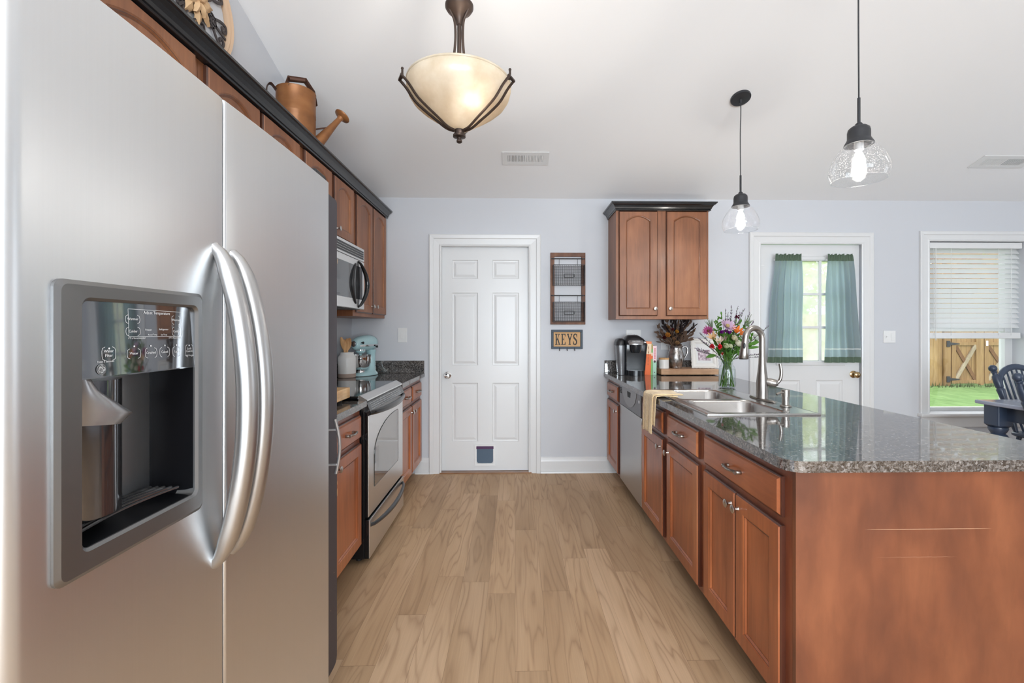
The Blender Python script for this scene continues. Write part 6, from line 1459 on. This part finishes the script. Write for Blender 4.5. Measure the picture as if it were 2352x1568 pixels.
for (x, r, zc_) in ((-0.158, 0.004, 0.300), (-0.150, 0.030, 0.300), (-0.125, 0.052, 0.298), (-0.08, 0.064, 0.297), (-0.02, 0.068, 0.297), (0.05, 0.066, 0.296), (0.11, 0.060, 0.294), (0.15, 0.052, 0.291), (0.172, 0.042, 0.288), (0.180, 0.026, 0.286)):
    lp.append([(x, r*0.92*math.cos(t), zc_+r*1.08*math.sin(t)) for t in [2*PI*i/28 for i in range(28)]])
m.loops(lp); hd = local(mx_, m, 'head', M['mint'], smooth=True, angle=60)
m = MB()
lp = []
for (x, r, zc_) in ((-0.14, 0.0475, 0.298), (-0.08, 0.0655, 0.297), (-0.02, 0.0695, 0.297), (0.05, 0.0675, 0.296), (0.11, 0.0615, 0.294), (0.15, 0.0535, 0.291)):
    lp.append([(x, r*0.92*math.cos(t), zc_+r*1.08*math.sin(t)) for t in (math.radians(-24), math.radians(-17), math.radians(-10))])
    lp[-1] = lp[-1]
m.loops(lp, False, False, ring=False); lp2 = [[(p[0], -p[1], p[2]) for p in l] for l in lp]; m.loops(lp2, False, False, ring=False); tb = local(hd, m, 'trim_band', M['chrome'], smooth=True)
m = MB(); m.lathe([(0.026, 0.176), (0.026, 0.188), (0.022, 0.192), (0.004, 0.193)], (0, 0, 0.292), 24, axis='x'); local(hd, m, 'hub_cap', mat('hub_grey', (0.25, 0.25, 0.26), 0.25, 0.8), smooth=True)
for (x, y, z, nm) in ((0.135, 0.058, 0.302, 'hub_knob'), (-0.085, 0.052, 0.262, 'speed_lever')):
    m = MB(); s_ = 1; m.lathe([(0.005, -0.008), (0.006, 0.006), (0.011, 0.009), (0.011, 0.018), (0.006, 0.021)], (x, y, z), 14, axis='y'); local(hd, m, nm, M['blackgloss'], smooth=True)
m = MB(); m.lathe([(0.046, 0.232), (0.046, 0.222), (0.036, 0.206), (0.014, 0.200), (0.010, 0.170)], (0.085, 0, 0), 26); local(mx_, m, 'planetary', M['mint'], smooth=True, angle=50)
m = MB(); m.lathe([(0.048, 0.230), (0.048, 0.240)], (0.085, 0, 0), 26); local(mx_, m, 'drip_ring', M['chrome'], smooth=True)
pr = [(0.030, 0.050), (0.040, 0.052), (0.060, 0.062), (0.082, 0.086), (0.095, 0.120), (0.099, 0.165), (0.100, 0.188)]
m = MB(); m.lathe(pr+[(0.102, 0.190)]+[(r-0.002, h+0.001) for r, h in reversed(pr)], (0.085, 0, 0), 36); bw_ = local(mx_, m, 'bowl', M['chrome'], smooth=True, angle=60)
m = MB(); m.lathe([(0.046, 0.022), (0.046, 0.036), (0.040, 0.050)], (0.085, 0, 0), 28); local(mx_, m, 'bowl_clamp', M['chrome'], smooth=True)
m = MB()
for s_ in (-1, 1): m.tube(bez([(0.085, 0, 0.175), (0.085+0.0, s_*0.03, 0.15), (0.085, s_*0.05, 0.11), (0.085, s_*0.02, 0.075), (0.085, 0, 0.068)], 4), 0.005, 8)
local(mx_, m, 'beater', M['whiteplastic'], smooth=True)
q = P(858, 832, 4.04); m = MB()
pts = [(q[0]+0.028*math.cos(t), 4.05+0.01*math.sin(t*2), Z0+0.045+0.036*math.sin(t)) for t in [2*PI*i/24 for i in range(24)]]
m.tube(pts, 0.0032, 6, closed=True); m.tube([(p[0]+0.006, p[1]+0.006, p[2]-0.003) for p in pts], 0.0032, 6, closed=True); tag(m.build('power_cord', M['rubber']), 'looped black power cord against the upstand behind the stand mixer', 'cord')

# butcher block on the near left worktop
m = MB(); m.box(-1.33, -0.902, 2.13, 2.508, CT+0.020, CT+0.076); bb_ = m.build('cutting_board', M['butcher'], bevel=0.004); tag(bb_, 'thick butcher block cutting board on the short worktop beside the range', 'cutting board')
m = MB()
for x in (-1.29, -0.945):
    for y in (2.165, 2.468): m.cyl((x, y, Z0), (x, y, CT+0.0202), 0.014, n=12)
m.build('foot', M['rubber'], bb_)

# watering can on the cabinets
wx, wy, wz = -1.305, 2.74, UT+0.0006
wc_ = thing('watering_can', 'copper brown watering can with long spout on top of the left cabinets', 'watering can', (wx, wy, wz))
hh = 0.405; pr = [(0.104, 0.0), (0.108, 0.006), (0.106, 0.012), (0.1075, 0.26), (0.109, 0.262), (0.1075, 0.27), (0.109, 0.278), (0.1075, 0.286), (0.1075, hh-0.004), (0.110, hh), (0.1065, hh)]
m = MB(); m.lathe(pr+[(0.105, 0.30), (0.104, 0.012)], (wx, wy, wz), 40); m.build('body', M['tin'], wc_, smooth=True, angle=50)
sd_ = Vector((0.80, 0.60, 0)).normalized(); sp_ = sd_.cross(Vector((0, 0, 1)))
m = MB(); b0 = Vector((wx, wy, wz+0.10))+sd_*0.095; tp_ = Vector(PX(785, 268, -1.095)); ax_ = (tp_-b0).normalized()
m.tube([b0-sd_*0.03+Vector((0, 0, -0.03)), b0.lerp(tp_, 0.25), b0.lerp(tp_, 0.72), tp_-ax_*0.02], [0.046, 0.032, 0.0185, 0.015], 18); m.build('spout', M['tin'], wc_, smooth=True)
m = MB(); m.tube([tp_-ax_*0.035, tp_-ax_*0.012, tp_, tp_+ax_*0.006, tp_+ax_*0.010], [0.014, 0.020, 0.047, 0.049, 0.046], 28); m.build('rose', M['tin'], wc_, smooth=True, angle=50)
m = MB(); m.tube([Vector((wx, wy, wz+0.215))+sd_*0.106, b0.lerp(tp_, 0.55)+Vector((0, 0, 0.018))], 0.005, 8); m.build('brace', M['tindark'], wc_)
zt_ = wz+hh
m = MB(); g0_ = Vector((wx, wy, zt_+0.095))-sp_*0.0
ha = [Vector((wx, wy, zt_-0.02))-sd_*0.055-sp_*-0.088, Vector((wx, wy, zt_+0.015))-sd_*0.060, Vector((wx, wy, zt_+0.070))-sd_*0.040, Vector((wx, wy, zt_+0.088))+sd_*0.050, Vector((wx, wy, zt_+0.030))+sd_*0.095, Vector((wx, wy, zt_-0.05))+sd_*0.1095]
m.tube(ha, 0.019, 6, flat=0.16, up=tuple(sp_)); m.build('top_handle', M['tindark'], wc_)
m = MB(); m.tube([ha[2]*0.97+ha[3]*0.03+Vector((0, 0, 0.0)), ha[2]*0.03+ha[3]*0.97], 0.0145, 14); m.build('grip', M['tindark'], wc_, smooth=True)
m = MB(); rb = -sd_; pts = bez([Vector((wx, wy, zt_-0.02))+rb*0.104, Vector((wx, wy, zt_+0.01))+rb*0.135, Vector((wx, wy, zt_-0.03))+rb*0.155, Vector((wx, wy, zt_-0.16))+rb*0.145, Vector((wx, wy, zt_-0.26))+rb*0.106], 6); m.tube(pts, 0.020, 8, flat=0.18, up=tuple(sp_)); m.build('rear_handle', M['tindark'], wc_, smooth=True)

# round medallion leaning on the left wall
my, mz, mr = 2.10, 2.81, 0.445; ms_ = 0.607
TMd = lambda u, v, w: (LX+0.022+w+0.012*(mz+0.45-v)/0.9, my+u, mz+v-0.0) if False else (LX+0.001+w, my+u*ms_, mz+v*ms_)
md_ = thing('wall_medallion', 'round tan framed iron scroll medallion hanging on the left wall above the cabinets', 'wall decor', (LX+0.03, my, mz))
m = MB(); prR = [(mr-0.066, 0.010), (mr-0.060, 0.022), (mr-0.046, 0.026), (mr-0.038, 0.022), (mr-0.030, 0.026), (mr-0.014, 0.030), (mr-0.003, 0.022), (mr, 0.008), (mr-0.004, 0.0), (mr-0.064, 0.0)]
K = 72; lp = [[TMd(r*math.cos(2*PI*i/K), r*math.sin(2*PI*i/K), w) for (r, w) in prR] for i in range(K)]; lp.append(lp[0]); m.loops(lp, False, False); m.build('rim', M['tan'], md_, smooth=True, angle=30)
def band(mb, pts2, hw=0.0105, th=0.006, w0=0.010):
    pp = [Vector((p[0], p[1], 0)) for p in pts2]; lp = []
    for i, p in enumerate(pp):
        d_ = (pp[min(i+1, len(pp)-1)]-pp[max(i-1, 0)]).normalized(); nn = Vector((-d_.y, d_.x, 0))*hw
        lp.append([TMd(p.x-nn.x, p.y-nn.y, w0), TMd(p.x+nn.x, p.y+nn.y, w0), TMd(p.x+nn.x, p.y+nn.y, w0+th), TMd(p.x-nn.x, p.y-nn.y, w0+th)])
    mb.loops(lp)
def rot(p, a): return (p[0]*math.cos(a)-p[1]*math.sin(a), p[0]*math.sin(a)+p[1]*math.cos(a))
for k_ in range(6):
    a = 2*PI*k_/6-0.25; m = MB()
    band(m, [rot(p, a) for p in ((0.06, 0), (0.2, 0), (0.37, 0))])
    for s_ in (-1, 1):
        c1_ = bez([(0.12, 0.0, 0), (0.20, 0.03*s_, 0), (0.28, 0.085*s_, 0), (0.345, 0.10*s_, 0), (0.36, 0.055*s_, 0), (0.33, 0.035*s_, 0), (0.31, 0.055*s_, 0), (0.325, 0.07*s_, 0)], 5); band(m, [rot((p.x, p.y), a) for p in c1_])
        c2_ = bez([(0.25, 0.0, 0), (0.22, 0.045*s_, 0), (0.17, 0.055*s_, 0), (0.155, 0.03*s_, 0), (0.18, 0.022*s_, 0)], 5); band(m, [rot((p.x, p.y), a) for p in c2_], 0.006)
    m.build('scroll', M['scroll'], md_)
m = MB(); m.lathe([(0.0, 0)], (0, 0, 0), 3) if False else None
for k_ in range(8):
    a = 2*PI*k_/8+0.2
    for (r0, r1, wd, lift) in ((0.02, 0.20, 0.050, 0.020), (0.02, 0.13, 0.04, 0.036)):
        aa = a+(0.39 if r1 < 0.2 else 0); lp = []
        for i in range(9):
            t = i/8; rr_ = r0+(r1-r0)*t; w = wd*(0.55+0.45*math.sin(PI*t*1.1))*(1 if t < 0.85 else 0.75)*(1-0.12*(i % 2)); h = lift+0.014*math.sin(PI*t)
            lp.append([TMd(*rot((rr_, w*c_), aa), h-0.016*abs(c_)-0.004*(j % 2)) for j, c_ in enumerate((-1, -0.6, -0.2, 0.2, 0.6, 1))])
        m.loops(lp, False, False, ring=False)
m.build('acanthus_leaf', M['leafpaint'], md_, smooth=True, angle=40)
m = MB(); K = 24; lp = [[TMd(r*math.cos(2*PI*i/K), r*math.sin(2*PI*i/K), w) for i in range(K)] for r, w in ((0.035, 0.02), (0.035, 0.05), (0.02, 0.06), (0.005, 0.062))]; m.loops(lp); m.build('boss', M['leafpaint'], md_, smooth=True)

# ================================================================== DINING SET
tx0, ty1, tz = 3.545, 3.44, 0.76
dt_ = thing('dining_table', 'slate blue dining table with turned legs beyond the peninsula', 'dining table', (4.05, 2.6, 0))
m = MB(); m.box(tx0, 4.75, 1.75, ty1, tz-0.028, tz); m.build('tabletop', M['slatetop'], dt_, bevel=0.008, bseg=3)
m = MB(); ap = 0.075
m.box(tx0+ap+0.02, 4.75-ap-0.02, ty1-ap-0.05, ty1-ap-0.025, tz-0.14, tz-0.029); m.box(tx0+ap+0.02, 4.75-ap-0.02, 1.75+ap+0.025, 1.75+ap+0.05, tz-0.14, tz-0.029)
m.box(tx0+ap+0.02, tx0+ap+0.045, 1.75+ap+0.05, ty1-ap-0.05, tz-0.14, tz-0.029); m.box(4.75-ap-0.045, 4.75-ap-0.02, 1.75+ap+0.05, ty1-ap-0.05, tz-0.14, tz-0.029); m.build('apron', M['slate'], dt_, bevel=0.003)
lg = [(0.030, 0.0), (0.036, 0.02), (0.040, 0.06), (0.028, 0.085), (0.034, 0.10), (0.050, 0.22), (0.056, 0.32), (0.048, 0.40), (0.036, 0.440), (0.034, 0.455), (0.056, 0.475), (0.060, 0.495), (0.050, 0.512), (0.040, 0.520), (0.050, 0.535), (0.058, 0.555), (0.056, 0.568)]
for x in (tx0+ap+0.01, 4.75-ap-0.01):
    for y in (ty1-ap-0.02, 1.75+ap+0.02):
        m = MB(); m.lathe(lg, (x, y, 0.0005), 24); m.loops([sec(x-0.04, x+0.04, y-0.04, y+0.04, 0.012, 0.566), sec(x-0.056, x+0.056, y-0.056, y+0.056, 0.010, 0.585), sec(x-0.056, x+0.056, y-0.056, y+0.056, 0.010, tz-0.0285)]); m.build('leg', M['slate'], dt_, smooth=True, angle=35)
def chair(x, y, rz, label):
    """local: faces -y, back at +y"""
    o = thing('dining_chair', label, 'chair', (x, y, 0), 'navy spindle back chairs at the dining table', rz)
    m = MB(); pp = rbox(-0.23, 0.23, -0.22, 0.21, 0.07); m.loops([[(p[0]*0.96, p[1]*0.96, 0.428) for p in pp], [(p[0], p[1], 0.436) for p in pp], [(p[0], p[1], 0.452) for p in pp], [(p[0]*0.97, p[1]*0.97, 0.46) for p in pp]]); local(o, m, 'seat', M['slate'], smooth=True, angle=40)
    for sx in (-1, 1):
        for sy in (-1, 1):
            t_ = Vector((sx*0.17, sy*0.16, 0.43)); b_ = Vector((sx*0.22, sy*0.235, 0.0005)); rs = [0.013, 0.020, 0.022, 0.016, 0.023, 0.025, 0.018, 0.024, 0.019, 0.015, 0.018]
            m = MB(); m.tube([b_.lerp(t_, i/10) for i in range(11)], rs, 14); local(o, m, 'leg', M['slate'], smooth=True, angle=60)
    tl = math.radians(15); bk = lambda sx_, s: Vector((sx_, 0.17+s*math.sin(tl), 0.445+s*math.cos(tl)))
    for sx in (-1, 1):
        m = MB(); S = [0, .05, .10, .16, .20, .22, .24, .30, .345, .36, .375, .385, .43, .475, .485, .50, .508, .516]; Rr = [.013, .018, .024, .027, .020, .024, .018, .024, .027, .029, .022, .027, .029, .026, .018, .016, .022, .018]
        m.tube([bk(sx*(0.185+0.04*s/0.52), s) for s in S], Rr, 16); m.ball(bk(sx*0.2275, 0.542), (0.029, 0.029, 0.031), 14, 8); local(o, m, 'back_post', M['slate'], smooth=True, angle=50)
    ar = [bk(0.205*math.cos(PI*i/20), 0.385+0.17*math.sin(PI*i/20)) for i in range(21)]
    m = MB(); m.tube(ar, 0.017, 10, flat=1.5, up=(0, 1, 0)); local(o, m, 'back_bow', M['slate'], smooth=True)
    for i in range(7):
        u = -0.13+0.26*i/6; sT = 0.385+0.17*math.sqrt(max(0, 1-(u*1.15/0.205)**2)); m = MB(); m.tube([bk(u*0.85, 0.0), bk(u, 0.15), bk(u*1.15, sT)], [0.007, 0.010, 0.006], 8); local(o, m, 'spindle', M['slate'], smooth=True)
chair(4.32, 3.50, math.radians(6), 'navy spindle back chair behind the dining table, in front of the window')
chair(3.80, 2.86, math.radians(90), 'navy spindle back chair at the left end of the dining table, beside the peninsula')
